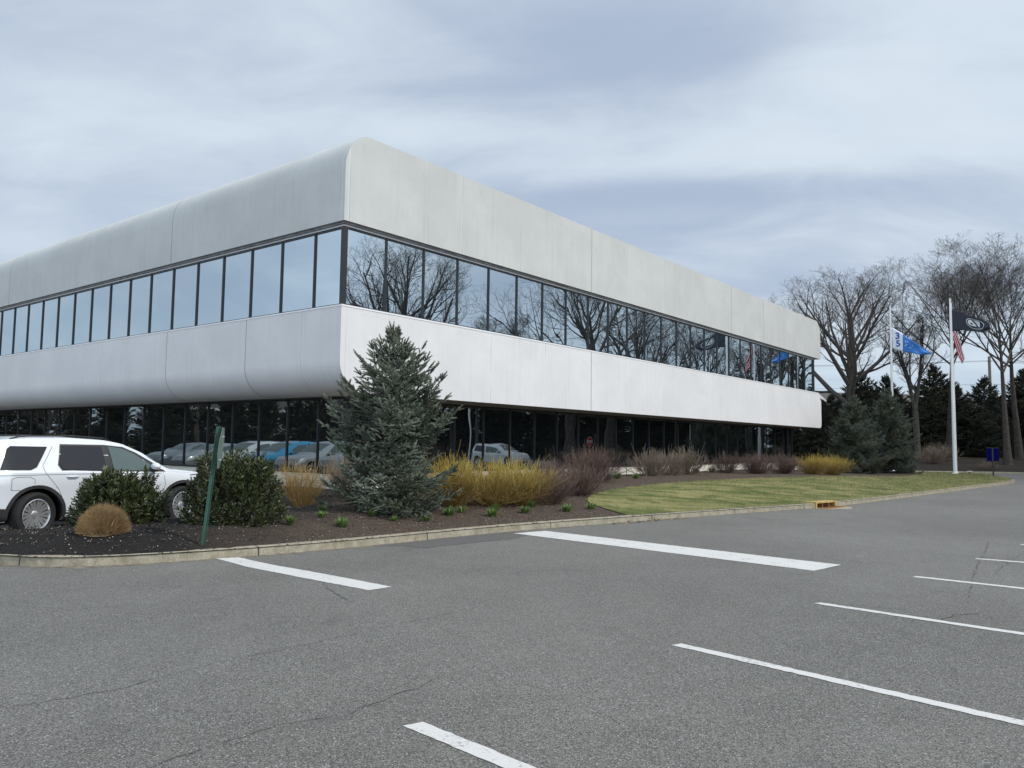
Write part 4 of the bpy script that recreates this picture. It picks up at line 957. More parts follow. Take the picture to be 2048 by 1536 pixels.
# dead leaves against the kerb
nl = 90; Xl = []; 
for i in range(nl): t = random.random(); Xl.append((2.1 + 1.9 * t + random.gauss(0, .05), 16.62 + 1.62 * t - .06 - abs(random.gauss(0, .06)), .012))
mat('dead_leaf', col=(.28, .19, .10), rough=.9, island=.4)
tag(link_mesh(np_mesh('dead_leaves', *inst(leaf_tpl(.07, .02), rot_to(RN.normal(0, 1, (nl, 3)) * np.array([1, 1, .3])), np.array(Xl), RN.uniform(.5, 1.1, nl)[:, None])), 'dead_leaves', 'dead_leaf'), 'dry brown leaves swept against the kerb', 'leaves', kind='stuff')

# ---------------------------------------------------------------- vehicles
def f_paint(col, coat=1.0, metal=0.0):
    def fn(g, b):
        b.inputs['Coat Weight'].default_value = coat; b.inputs['Coat Roughness'].default_value = .04; b.inputs['Metallic'].default_value = metal
    return fn
mat('paint_white', f_paint(0), col=(.66, .68, .70), rough=.35)
mat('paint_blue', f_paint(0), col=(.01, .27, .50), rough=.35)
mat('paint_silver', f_paint(0, metal=.5), col=(.40, .42, .43), rough=.35)
mat('paint_dark', f_paint(0, metal=.3), col=(.035, .038, .042), rough=.35)
mat('paint_grey', f_paint(0, metal=.4), col=(.22, .25, .27), rough=.35)
mat('car_glass_dark', col=(.018, .018, .021), rough=.03, spec=.5)
mat('car_glass', col=(.085, .115, .11), rough=.03, spec=.6)
mat('black_trim', col=(.012, .012, .013), rough=.45)
mat('black_plastic', col=(.022, .022, .023), rough=.7)
mat('rubber', col=(.014, .014, .014), rough=.85)
mat('alloy', col=(.62, .62, .63), rough=.25, metal=.75)
mat('lamp_red', col=(.35, .01, .01), rough=.15, coat=1.0)
mat('lamp_clear', col=(.55, .56, .58), rough=.08, coat=1.0, metal=.3)
mat('chrome', col=(.55, .55, .55), rough=.15, metal=1.0)
def make_car(name, P, paint, label, group, x, y, rz, detail=True, rails=True):
    """P: dict of silhouettes; x forward from the rear bumper, y left, z up"""
    e = empty(name, (x, y, 0), rz); tag(e, label, 'car', group)
    L, Wd, ax0, ax1, wr = P['L'], P['W'] / 2, P['ax'][0], P['ax'][1], P['wr']
    def itp(pts, q): return float(np.interp(q, [p[0] for p in pts], [p[1] for p in pts]))
    n = 58; XS = np.linspace(0, L, n); rows = []
    def sec(xx):
        zt = itp(P['top'], xx); zb = itp(P['bot'], xx); belt = itp(P['belt'], xx); belt = min(belt, zt - .015)
        end = min(1, (min(xx, L - xx) / .55)) ; pl = Wd * (.80 + .20 * math.sin(end * math.pi / 2) ** .8)
        th = max(0.0, zt - belt); inn = min(1.0, th / .5)          # tumblehome
        yt = pl * (.985 - .24 * inn) ; sh = zb + (belt - zb) * .72
        cr = .035 + .03 * inn
        return [(0, zb), (pl * .90, zb), (pl * .965, zb + .06), (pl * .995, zb + (belt - zb) * .35), (pl * .985, sh - .06), (pl * 1.0, sh), (pl * .985, belt - .03), (pl * .965, belt),
                (yt + (pl * .965 - yt) * .5, belt + th * .5 - cr * .0), (yt, zt - cr * min(1, th / .1)), (yt - .07, zt - .008), (yt * .5, zt + .012), (0, zt + .018)]
    for xx in XS: rows.append(sec(xx))
    m = len(rows[0]); V = []; F = []
    for i, xx in enumerate(XS):
        V += [(xx, -a, z) for a, z in rows[i]] + [(xx, a, z) for a, z in rows[i][1:-1]][::-1]
    mm = 2 * m - 2
    for i in range(n - 1):
        for k in range(mm): F.append((i * mm + k, i * mm + (k + 1) % mm, (i + 1) * mm + (k + 1) % mm, (i + 1) * mm + k))
    F.append(tuple(range(mm))); F.append(tuple((n - 1) * mm + k for k in range(mm))[::-1])
    me = bpy.data.meshes.new('body'); me.from_pydata(V, [], F); bm = bmesh.new(); bm.from_mesh(me); bmesh.ops.recalc_face_normals(bm, faces=bm.faces); bm.to_mesh(me); bm.free()
    body = link_mesh(me, 'body', paint, e)
    # wheel openings cut out of the body, cutters are then removed
    cut = MB()
    for ax in (ax0, ax1):
        for s_ in (-1, 1): cut.add([((ax + (wr + .075) * math.cos(a)), yy, wr + (wr + .075) * math.sin(a)) for yy in (s_ * (Wd + .1), s_ * (Wd - .34)) for a in [2 * math.pi * k / 40 for k in range(40)]], [tuple(range(40)), tuple(range(79, 39, -1))] + [(k, k + 40, (k + 1) % 40 + 40, (k + 1) % 40) for k in range(40)])
    co = link_mesh(cut.mesh('cutter'), 'cutter', 'black_trim'); me.materials.append(MATS['black_trim'])
    mod = body.modifiers.new('cut', 'BOOLEAN'); mod.object = co; mod.operation = 'DIFFERENCE'; mod.solver = 'EXACT'
    co.matrix_world = e.matrix_world = Matrix.Translation((x, y, 0)) @ Matrix.Rotation(rz, 4, 'Z')
    bpy.context.view_layer.update(); dg = bpy.context.evaluated_depsgraph_get()
    nm = bpy.data.meshes.new_from_object(body.evaluated_get(dg)); body.modifiers.clear(); body.data = nm; nm.name = 'body'; bpy.data.objects.remove(co)
    for p in nm.polygons:
        c = p.center
        inside = any((c.x - ax) ** 2 + (c.z - wr) ** 2 < (wr + .08) ** 2 and abs(c.y) < Wd * 1.0 for ax in (ax0, ax1)) and (abs(p.normal.y) < .5 or abs(c.y) < Wd - .3)
        p.material_index = len(nm.materials) - 1 if inside else 0
    smooth_angle(nm, 28)
    def gy(xx, z):     # outer half-width of the cabin side at height z
        pts = [(q[1], q[0]) for q in sec(xx)[7:10]]; return float(np.interp(z, [p[0] for p in pts], [p[1] for p in pts]))
    def by(xx, z):
        pts = [(q[1], q[0]) for q in sec(xx)[1:8]]; return float(np.interp(z, [p[0] for p in pts], [p[1] for p in pts]))
    def panel(nm_, poly_, m_, fy, off_, s_, parent=e, sub=.12):
        # polygon in side view laid on the body skin
        pts = []
        for a, b in zip(poly_, poly_[1:] + poly_[:1]):
            k_ = max(1, int(math.dist(a, b) / sub)); pts += [(a[0] + (b[0] - a[0]) * i / k_, a[1] + (b[1] - a[1]) * i / k_) for i in range(k_)]
        nb = len(pts); gx = np.arange(min(p[0] for p in pts), max(p[0] for p in pts), sub); gz = np.arange(min(p[1] for p in pts) + .03, max(p[1] for p in pts), sub)
        allp = [Vector(p) for p in pts] + [Vector((a + .013, b)) for a in gx for b in gz]
        vo, _, fo, *_q = delaunay_2d_cdt(allp, [], [list(range(nb))], 1, 1e-5)
        me_ = bpy.data.meshes.new(nm_); me_.from_pydata([(p.x, s_ * (fy(p.x, p.y) + off_), p.y) for p in vo], [], [tuple(f) for f in fo])
        bm_ = bmesh.new(); bm_.from_mesh(me_); bm_.normal_update()
        for f in bm_.faces:
            if f.normal.y * s_ < 0: f.normal_flip()
        bm_.to_mesh(me_); bm_.free(); return link_mesh(me_, nm_, m_, parent, True)
    for s_ in (-1, 1):
        if P.get('surround'): panel('window_trim', P['surround'], 'black_trim', gy, .003, s_)
        for wn_, wm in P['win']: panel('side_window', wn_, wm, gy, .010, s_, sub=.06)
    # windscreen and rear window follow the loft between two stations
    def across(nm_, x0, x1, m_, ins, k_=8):
        V_ = []; F_ = []; w_ = 9
        for i in range(k_ + 1):
            xx = x0 + (x1 - x0) * i / k_; sc_ = sec(xx); hw = sc_[10][0] * ins + .0; zt = sc_[12][1]
            for j in range(w_): u = -1 + 2 * j / (w_ - 1); yy = u * hw; zz_ = float(np.interp(abs(yy), [sc_[12][0], sc_[11][0], sc_[10][0]], [sc_[12][1], sc_[11][1], sc_[10][1]])); V_.append((xx, yy, zz_ + .006))
        for i in range(k_):
            for j in range(w_ - 1): F_.append((i * w_ + j, (i + 1) * w_ + j, (i + 1) * w_ + j + 1, i * w_ + j + 1))
        me_ = bpy.data.meshes.new(nm_); me_.from_pydata(V_, [], F_); o_ = link_mesh(me_, nm_, m_, e, True)
    across('windscreen', P['ws'][0], P['ws'][1], 'car_glass', .97); across('rear_window', P['rw'][0], P['rw'][1], 'car_glass_dark', .9)
    # wheels
    rr = wr * .70
    for ax in (ax0, ax1):
        for s_ in (-1, 1):
            wo = empty('wheel', (ax, s_ * (Wd - .115), wr), 0, e); wo.rotation_euler = (rad(90) * (1 if s_ < 0 else -1), 0, rad(12))
            t_ = MB().lathe([(rr, -.10), (rr + .01, .085), (wr - .05, .105), (wr - .015, .09), (wr, .05), (wr, -.06), (wr - .02, -.11), (rr, -.11)], 40); t_.build('tyre', 'rubber', wo, auto=True)
            r_ = MB().lathe([(rr, .09), (rr - .012, .095), (rr - .028, .07), (rr - .03, -.08)], 40)
            ns_ = P.get('spokes', 10)
            for k in range(ns_):
                for q in (-.5, .5):
                    a = 2 * math.pi * k / ns_ + q * .26; Mx = Matrix.Rotation(a, 4, 'Z')
                    r_.add([Mx @ Vector(p) for p in [(.055, -.014, .050), (.055, .014, .050), (rr - .02, .027 + .010 * q, .075), (rr - .02, -.027 + .010 * q, .075), (.055, -.014, .02), (.055, .014, .02), (rr - .02, .020, .045), (rr - .02, -.020, .045)]],
                           [(0, 3, 2, 1), (4, 5, 6, 7), (0, 1, 5, 4), (1, 2, 6, 5), (2, 3, 7, 6), (3, 0, 4, 7)])
            r_.lathe([(.0, .068), (.05, .066), (.075, .05), (.075, 0)], 20); r_.build('rim', 'alloy', wo, auto=True)
            MB().lathe([(0, -.02), (rr * .8, -.02), (rr * .8, -.05)], 24).build('brake_disc', 'black_plastic', wo)
    # body-side trims
    for s_ in (-1, 1):
        for ax in (ax0, ax1):
            arc_ = MB(); r0_, r1_ = wr + .060, wr + P.get('arch', .10); K_ = 22; v_ = []; f_ = []
            for k in range(K_ + 1):
                a = rad(-8 + 196 * k / K_)
                for r in (r0_, r1_):
                    xx, zz_ = ax + r * math.cos(a), wr + r * math.sin(a)
                    for o2 in (.012, -.05): v_.append((xx, s_ * (by(min(max(xx, .02), L - .02), max(zz_, .30)) + o2), zz_))
            for k in range(K_):
                b0_ = 4 * k; b1_ = b0_ + 4
                for q in ((0, 2), (2, 3), (1, 0)): f_.append((b0_ + q[0], b0_ + q[1], b1_ + q[1], b1_ + q[0]))
            arc_.add(v_, f_).build('wheel_arch_trim', 'black_plastic' if P.get('suv') else paint, e, auto=True)
        if P.get('suv'):
            zb_ = .26
            panel('sill_cladding', [(ax0 + wr + .08, zb_), (ax1 - wr - .08, zb_), (ax1 - wr - .08, zb_ + .13), (ax0 + wr + .10, zb_ + .13)], 'black_plastic', by, .01, s_)
            panel('bumper_cladding', [(.03, .30), (ax0 - wr - .08, .30), (ax0 - wr - .06, .50), (.03, .54)], 'black_plastic', by, .022, s_, sub=.05)
            panel('side_vent', [(3.72 + .10, .945), (4.02, .955), (4.08, 1.0), (4.05, 1.0), (3.99, .97), (3.82, .962)], 'black_trim', by, .004, s_)
    zc = P['belt'][0][1]
    for s_ in (-1, 1):
        mx, mz = P['mirror']; mb_ = MB(); yy = gy(mx, mz) + .13
        body_ = bmesh.new(); bmesh.ops.create_uvsphere(body_, u_segments=14, v_segments=9, radius=1)
        for v_ in body_.verts: v_.co = Vector((v_.co.x * .075, v_.co.y * .115, v_.co.z * .075 * (1.0 if v_.co.z > 0 else .8)))
        me_ = bpy.data.meshes.new('door_mirror'); body_.to_mesh(me_); body_.free(); o_ = link_mesh(me_, 'door_mirror', paint, e, True); o_.location = (mx, s_ * yy, mz)
        MB().box(-.03, .05, -.10 * (1 if s_ > 0 else 0) - 0, .10 * (0 if s_ > 0 else 1), -.095, -.05).build('mirror_foot', 'black_trim', o_)
        for hx in P['handles']:
            h_ = MB().tube([(hx - .10, s_ * (by(hx, P['hz']) + .004), P['hz'] + .0), (hx - .06, s_ * (by(hx, P['hz']) + .032), P['hz'] + .003), (hx + .06, s_ * (by(hx, P['hz']) + .032), P['hz'] + .003), (hx + .10, s_ * (by(hx, P['hz']) + .004), P['hz'])], [.010, .014, .014, .010], 8); h_.build('door_handle', paint, e, True)
        panel('headlight', P['hl'], 'lamp_clear', by, .004, s_); panel('tail_light', P['tl'], 'lamp_red', by, .004, s_)
        # door and panel gaps as thin dark seams
        if detail:
            for sm in P['seams']:
                V_ = []; F_ = []
                dense = []
                for a, b in zip(sm[:-1], sm[1:]):
                    k_ = max(1, int(math.dist(a, b) / .06)); dense += [(a[0] + (b[0] - a[0]) * i / k_, a[1] + (b[1] - a[1]) * i / k_) for i in range(k_)]
                dense.append(sm[-1])
                for i, (px_, pz_) in enumerate(dense):
                    nx_ = dense[min(i + 1, len(dense) - 1)]; pv_ = dense[max(0, i - 1)]; t_ = Vector((nx_[0] - pv_[0], nx_[1] - pv_[1])).normalized() * .0042
                    for q in (-1, 1):
                        X_, Z_ = px_ - t_.y * q, pz_ + t_.x * q; f_y = gy if Z_ > itp(P['belt'], X_) else by; V_.append((X_, s_ * (f_y(X_, Z_) + .0022), Z_))
                for i in range(len(dense) - 1): F_.append((2 * i, 2 * i + 1, 2 * i + 3, 2 * i + 2))
                me_ = bpy.data.meshes.new('panel_gap'); me_.from_pydata(V_, [], F_); link_mesh(me_, 'panel_gap', 'seam_grey', e)
    if rails:
        for s_ in (-1, 1):
            xs_ = np.linspace(P['rail'][0], P['rail'][1], 12); MB().tube([(q, s_ * (sec(q)[10][0] - .01), sec(q)[10][1] + (.035 if 0 < i < 11 else .0)) for i, q in enumerate(xs_)], .013, 8).build('roof_rail', 'black_trim', e, True)
    return e
mat('badge_dark', col=(.05, .07, .06), rough=.4)
mat('seam_grey', col=(.13, .13, .14), rough=.8)
SUV = dict(L=4.60, W=1.90, ax=(.93, 3.67), wr=.375, suv=True, arch=.115,
  top=[(0, .62), (.03, 1.0), (.10, 1.12), (.30, 1.58), (.42, 1.655), (.9, 1.69), (1.6, 1.70), (2.2, 1.665), (2.55, 1.60), (2.9, 1.44), (3.28, 1.19), (3.42, 1.115), (3.7, 1.09), (4.1, 1.04), (4.4, .94), (4.54, .80), (4.60, .62)],
  bot=[(0, .42), (.25, .30), (.6, .27), (4.1, .25), (4.4, .27), (4.6, .42)],
  belt=[(0, .98), (.1, 1.06), (.5, 1.135), (1.5, 1.12), (2.6, 1.08), (3.3, 1.04), (4.1, .97), (4.6, .60)],
  win=[([(.36, 1.155), (.82, 1.145), (.92, 1.19), (1.14, 1.535), (.56, 1.545), (.50, 1.50)], 'car_glass_dark'),
       ([(1.42, 1.135), (2.13, 1.115), (2.09, 1.545), (1.38, 1.555), (1.30, 1.23), (1.35, 1.15)], 'car_glass_dark'),
       ([(2.26, 1.11), (3.10, 1.085), (2.98, 1.21), (2.72, 1.40), (2.50, 1.505), (2.22, 1.545)], 'car_glass')],
  surround=[(1.33, 1.115), (3.30, 1.06), (3.12, 1.20), (2.76, 1.43), (2.52, 1.535), (2.15, 1.572), (1.36, 1.582), (1.27, 1.22)],
  ws=(3.30, 2.60), rw=(.28, .13), mirror=(3.02, 1.14), handles=[1.50, 2.42], hz=.985, rail=(.6, 2.35), spokes=10,
  hl=[(4.10, .80), (4.36, .76), (4.48, .70), (4.40, .86), (4.15, .92)], tl=[(.03, .86), (.30, .98), (.24, 1.05), (.05, 1.0)],
  seams=[[(1.23, 1.50), (1.02, 1.18), (1.05, 1.06), (1.28, .78), (1.36, .60)], [(2.17, 1.10), (2.20, .70), (2.18, .42)], [(3.24, 1.03), (3.28, .80), (3.24, .50)], [(.05, 1.03), (1.0, 1.03), (2.2, 1.025), (3.2, 1.0)],
         [(.52, .80), (.52, .97), (.60, 1.0), (.80, 1.0), (.88, .96), (.88, .82), (.80, .79), (.58, .79), (.52, .80)], [(1.36, .42), (3.2, .41)]])
SUV['surround2'] = None
rz = math.atan2(2.36, 1.42)
ca_, sa_ = math.cos(rz), math.sin(rz)
# rear right wheel centre stands at (-7.87, 13.05)
wx, wy = .93, -(.95 - .03)
sx_, sy_ = -7.78 - (wx * ca_ - wy * sa_), 13.02 - (wx * sa_ + wy * ca_)
for k_ in ('top', 'belt', 'surround'): SUV[k_] = [(a, b * .972) for a, b in SUV[k_]]
SUV['win'] = [([(a, b * .972) for a, b in w_], m_) for w_, m_ in SUV['win']]; SUV['mirror'] = (3.02, 1.13)
suv = make_car('parked_suv', SUV, 'paint_white', 'white family suv with tinted rear windows parked behind the mulch bed', None, sx_, sy_, rz)
for s_ in (-1, 1):
    bd = MB().lathe([(0, .002), (.026, .002), (.036, 0)], 20); bo = bd.build('badge', 'badge_dark', suv); bo.location = (1.02, s_ * .905, 1.16); bo.rotation_euler = (rad(90) * (1 if s_ < 0 else -1), 0, 0); bo.scale = (1.5, .8, 1)
    bo.location = (1.10, s_ * .822, 1.235)
SED = dict(L=4.75, W=1.84, ax=(1.0, 3.78), wr=.33, arch=.085,
  top=[(0, .6), (.05, 1.0), (.5, 1.08), (.9, 1.16), (1.5, 1.40), (2.1, 1.455), (2.7, 1.42), (3.1, 1.26), (3.55, 1.04), (4.2, .93), (4.6, .80), (4.75, .58)],
  bot=[(0, .36), (.4, .25), (4.3, .2), (4.75, .36)], belt=[(0, .9), (.6, .98), (1.5, .97), (3.2, .93), (4.2, .86), (4.75, .56)],
  win=[([(1.05, .995), (1.9, .98), (1.86, 1.36), (1.55, 1.34)], 'car_glass_dark'), ([(2.0, .98), (3.08, .955), (2.72, 1.22), (2.45, 1.34), (1.96, 1.37)], 'car_glass')],
  ws=(3.42, 2.78), rw=(.98, 1.55), mirror=(2.95, 1.0), handles=[1.5, 2.4], hz=.86, rail=(1, 2), spokes=7,
  hl=[(4.2, .68), (4.5, .62), (4.62, .66), (4.3, .80)], tl=[(.04, .78), (.4, .84), (.35, .92), (.06, .92)], seams=[[(1.95, .96), (1.95, .35)], [(3.12, .92), (3.1, .35)]])
HAT = dict(SED, L=4.4, W=1.85, ax=(.85, 3.5), wr=.35,
  top=[(0, .6), (.05, 1.05), (.25, 1.35), (.5, 1.56), (1.2, 1.63), (1.9, 1.62), (2.4, 1.54), (2.9, 1.28), (3.25, 1.08), (3.9, .98), (4.25, .84), (4.4, .6)],
  bot=[(0, .38), (.4, .26), (4.0, .24), (4.4, .38)], belt=[(0, .95), (.6, 1.06), (1.5, 1.04), (3.0, .98), (4.0, .9), (4.4, .58)],
  win=[([(.45, 1.09), (1.55, 1.06), (1.5, 1.50), (.62, 1.47)], 'car_glass_dark'), ([(1.65, 1.06), (2.85, 1.02), (2.5, 1.27), (2.2, 1.44), (1.62, 1.50)], 'car_glass')],
  ws=(3.15, 2.45), rw=(.27, .12), mirror=(2.72, 1.08), handles=[1.2, 2.05], hz=.93, rail=(.5, 2.0),
  hl=[(3.9, .76), (4.2, .70), (4.28, .74), (4.0, .88)], tl=[(.03, .85), (.3, .95), (.25, 1.05), (.05, 1.02)], seams=[[(1.6, 1.04), (1.6, .4)], [(2.9, .98), (2.85, .4)]])
rzb = BZ + 0.0
def row_pos(k, L):   # parked nose-in along the left face
    S = Vector((-7.2, 14.25)) + WW * (2.75 * k); return S - UU * (L / 2 - .2)
for k, Pm, pt, lb, rl in [(1.1, SED, 'paint_dark', 'dark saloon car parked beside the white suv, hidden from view behind it', False), (2.2, HAT, 'paint_grey', 'grey hatchback, second car beyond the white suv', True),
                          (3.2, SED, 'paint_silver', 'silver saloon car, third car beyond the white suv', False), (4.3, HAT, 'paint_grey', 'grey hatchback mirrored behind the large spruce', True), (5.35, HAT, 'paint_silver', 'silver hatchback mirrored in the ground floor windows just left of the spruce', False),
                          (6.4, HAT, 'paint_blue', 'bright blue hatchback mirrored in the ground floor windows above the dark shrub', True), (7.45, HAT, 'paint_white', 'white hatchback mirrored beside the blue one in the left windows', True),
                          (8.5, SED, 'paint_silver', 'silver saloon car mirrored above the bonnet of the white suv', False), (9.5, SED, 'paint_grey', 'grey saloon car mirrored above the white suv windscreen', False)]:
    p_ = row_pos(k, Pm['L']); make_car('parked_car', Pm, pt, lb, 'cars parked along the left face', p_.x, p_.y, rzb, detail=False, rails=rl)
make_car('parked_car', HAT, 'paint_white', 'white car mirrored in the first ground floor windows of the long face', 'cars parked on the far right', 30.2, 33.2, 2.4, detail=False)

# ---------------------------------------------------------------- flag poles and flags
mat('white_paint', col=(.78, .79, .78), rough=.3, spec=.6)
mat('black_metal', col=(.015, .015, .015), rough=.5)
def flag_pole(x, y, z, H, label):
    e = empty('flag_pole', (x, y, z)); tag(e, label, 'flagpole', 'white flag poles on the lawn')
    MB().tube([(0, 0, -.1), (0, 0, H * .3), (0, 0, H)], [.095, .085, .045], 16).build('pole', 'white_paint', e, auto=True)
    MB().lathe([(.0, .03), (.30, .03), (.31, 0), (.12, .0)], 20).lathe([(.21, .03), (.13, .10), (.10, .12)], 20).build('base_collar', 'white_paint', e, auto=True)
    MB().lathe([(.0, H + .02), (.06, H + .02), (.06, H + .08), (0, H + .08)], 10).box(-.14, .03, -.012, .012, H + .03, H + .06).tube([(0, 0, H + .08), (0, 0, H + .18)], .01, 6).build('truck', 'grey_metal', e)
    bm = bmesh.new(); bmesh.ops.create_icosphere(bm, subdivisions=2, radius=.055); bmesh.ops.translate(bm, verts=bm.verts, vec=(0, 0, H + .22)); me = bpy.data.meshes.new('finial'); bm.to_mesh(me); bm.free(); link_mesh(me, 'finial', 'grey_metal', e, True)
    MB().tube([(.105, 0, 1.2), (.075, 0, H)], .006, 5).build('halyard', 'pale_metal', e)
    return e
P_B = (27.95, 49.76); P_U = (29.98, 53.25); P_N = (26.53, 54.75)
flag_pole(*P_B, .09, 11.2, 'white flag pole flying the black flag, nearest to the camera')
flag_pole(*P_U, .06, 11.6, 'white flag pole with the striped flag, hidden behind the nearer pole')
flag_pole(*P_N, .08, 11.6, 'white flag pole flying the blue and white flag beside the spruce')
def flag(name, label, P, top, bot, m, ripple, nu=30, nv=12, drift=(1, .12), wide=1.0):
    """top / bot: lists of (distance from pole, height) for the two long edges"""
    d = Vector(drift).normalized(); nrm = Vector((-d.y, d.x)); V = []; F = []; UV = []
    for i in range(nu + 1):
        u = i / nu
        def edge(E_): s = u * (len(E_) - 1); k = min(int(s), len(E_) - 2); f = s - k; return E_[k][0] * (1 - f) + E_[k + 1][0] * f, E_[k][1] * (1 - f) + E_[k + 1][1] * f
        a, b = edge(top), edge(bot)
        for j in range(nv + 1):
            v = j / nv; r = a[0] * (1 - v) + b[0] * v; z = a[1] * (1 - v) + b[1] * v
            w = ripple * u ** 1.2 * (math.sin(u * 9 + v * 5) + .5 * math.sin(u * 17 - v * 7 + 1)); q = d * (r * wide + .1) + nrm * w
            V.append((q.x, q.y, z)); UV.append((u, 1 - v))
    for i in range(nu):
        for j in range(nv): F.append((i * (nv + 1) + j, (i + 1) * (nv + 1) + j, (i + 1) * (nv + 1) + j + 1, i * (nv + 1) + j + 1))
    me = bpy.data.meshes.new(name); me.from_pydata(V, [], F); uv = me.uv_layers.new(name='UVMap')
    for lp in me.loops: uv.data[lp.index].uv = UV[lp.vertex_index]
    o = link_mesh(me, name, m, None, True); o.location = (P[0], P[1], 0); sol = o.modifiers.new('cloth', 'SOLIDIFY'); sol.thickness = .004; tag(o, label, 'flag', None); return o
def uvs(g):
    u = g.node('ShaderNodeUVMap'); s = g.node('ShaderNodeSeparateXYZ'); g.link(u.outputs[0], s.inputs[0]); return s.outputs[0], s.outputs[1]
def f_black(g, b):
    u, v = uvs(g)
    du = g.math('MULTIPLY', g.math('SUBTRACT', u, .56), 1.5); dv = g.math('SUBTRACT', v, .52); rr = g.math('SQRT', g.math('ADD', g.math('POWER', du, 2.0), g.math('POWER', dv, 2.0)))
    disc = g.math('LESS_THAN', rr, .27); ring = g.math('LESS_THAN', g.math('ABSOLUTE', g.math('SUBTRACT', rr, .33)), .012)
    # dark bars (head outline, tower and wreath reduced to their masses)
    bar = g.math('LESS_THAN', g.math('ABSOLUTE', g.math('ADD', g.math('SUBTRACT', du, .03), g.math('MULTIPLY', dv, .35))), .035); bar2 = g.math('GREATER_THAN', du, .16); low = g.math('LESS_THAN', dv, -.15)
    head = g.math('LESS_THAN', g.math('SQRT', g.math('ADD', g.math('POWER', g.math('ADD', du, .12), 2.0), g.math('POWER', g.math('ADD', dv, .02), 2.0))), .055)
    dark = g.math('MAXIMUM', g.math('MAXIMUM', bar, low), g.math('MAXIMUM', bar2, head)); wh = g.math('MAXIMUM', g.math('MULTIPLY', disc, g.math('SUBTRACT', 1.0, dark)), ring)
    g.link(g.mix(wh, (.018, .022, .035), (.62, .63, .65)), b.inputs['Base Color']); b.inputs['Roughness'].default_value = .7
mat('black_flag_cloth', f_black)
def f_blue(g, b):
    u, v = uvs(g); wh = g.math('LESS_THAN', u, .27)
    n = g.node('ShaderNodeTexVoronoi'); c = g.node('ShaderNodeCombineXYZ'); g.link(g.math('MULTIPLY', u, 1.6), c.inputs[0]); g.link(v, c.inputs[1]); g.link(c.outputs[0], n.inputs['Vector']); n.inputs['Scale'].default_value = 8
    sp = g.math('MULTIPLY', g.math('LESS_THAN', n.outputs['Distance'], .26), g.math('MULTIPLY', g.math('LESS_THAN', g.math('ABSOLUTE', g.math('SUBTRACT', u, .44)), .11), g.math('GREATER_THAN', v, .35)))
    g.link(g.mix(g.math('MAXIMUM', wh, sp), (.03, .17, .50), (.70, .74, .80)), b.inputs['Base Color']); b.inputs['Roughness'].default_value = .7
mat('blue_flag_cloth', f_blue)
def f_usa(g, b):
    u, v = uvs(g); st = g.math('LESS_THAN', g.math('FRACT', g.math('MULTIPLY', v, 3.2)), .60)
    g.link(g.mix(st, (.62, .60, .60), (.42, .008, .025)), b.inputs['Base Color']); b.inputs['Roughness'].default_value = .7
mat('striped_flag_cloth', f_usa)
flag('flag', 'black flag with a white round emblem streaming from the nearest flag pole', P_B, [(0, 10.55), (.62, 10.32), (1.0, 9.98), (1.65, 9.72), (2.0, 9.38)], [(0, 9.15), (.6, 9.18), (1.15, 9.02), (1.62, 8.90), (1.98, 9.12)], 'black_flag_cloth', .09, drift=(.625, -.78), wide=1.10)
fb = flag('flag', 'blue and white flag with the numbers 3 and 5 flying at half staff', P_N, [(0, 10.15), (.62, 9.72), (1.2, 9.2), (1.8, 8.75), (2.42, 8.30)], [(0, 8.65), (.6, 8.45), (1.15, 8.32), (1.75, 8.15), (2.42, 8.22)], 'blue_flag_cloth', .06, drift=(.954, -.30))
flag('flag', 'red and white striped flag hanging limp beneath the black flag', P_U, [(0, 9.75), (.22, 9.55), (.42, 8.9), (.5, 8.2), (.62, 7.75)], [(0, 9.75), (.02, 9.0), (.15, 8.3), (.32, 7.8), (.45, 7.42)], 'striped_flag_cloth', .05, nv=16, drift=(.625, -.78), wide=1.1)
def lettering(txt, size, m, parent, loc, rot, name='lettering', ext=.004, bold=.0):
    cu = bpy.data.curves.new(name, 'FONT'); cu.body = txt; cu.size = size; cu.align_x = 'CENTER'; cu.align_y = 'CENTER'; cu.extrude = ext; cu.offset = bold
    o = bpy.data.objects.new(name, cu); COL.objects.link(o); dg = bpy.context.evaluated_depsgraph_get(); me = bpy.data.meshes.new_from_object(o.evaluated_get(dg)); bpy.data.objects.remove(o)
    t = link_mesh(me, name, m, parent); me.materials.clear(); me.materials.append(MATS[m]); t.location = loc; t.rotation_euler = rot; return t
mat('flag_blue_print', col=(.015, .07, .30), rough=.7)
for ch, dx, z in (('3', .33, 9.52), ('5', .36, 8.98)):
    for s_ in (-1, 1): lettering(ch, .62, 'flag_blue_print', fb, (.954 * (dx + .1) + .30 * s_ * .022, -.30 * (dx + .1) + .954 * s_ * .022, z), (rad(90), 0, math.atan2(-.30, .954) + (math.pi if s_ > 0 else 0)), bold=.012, ext=.012)

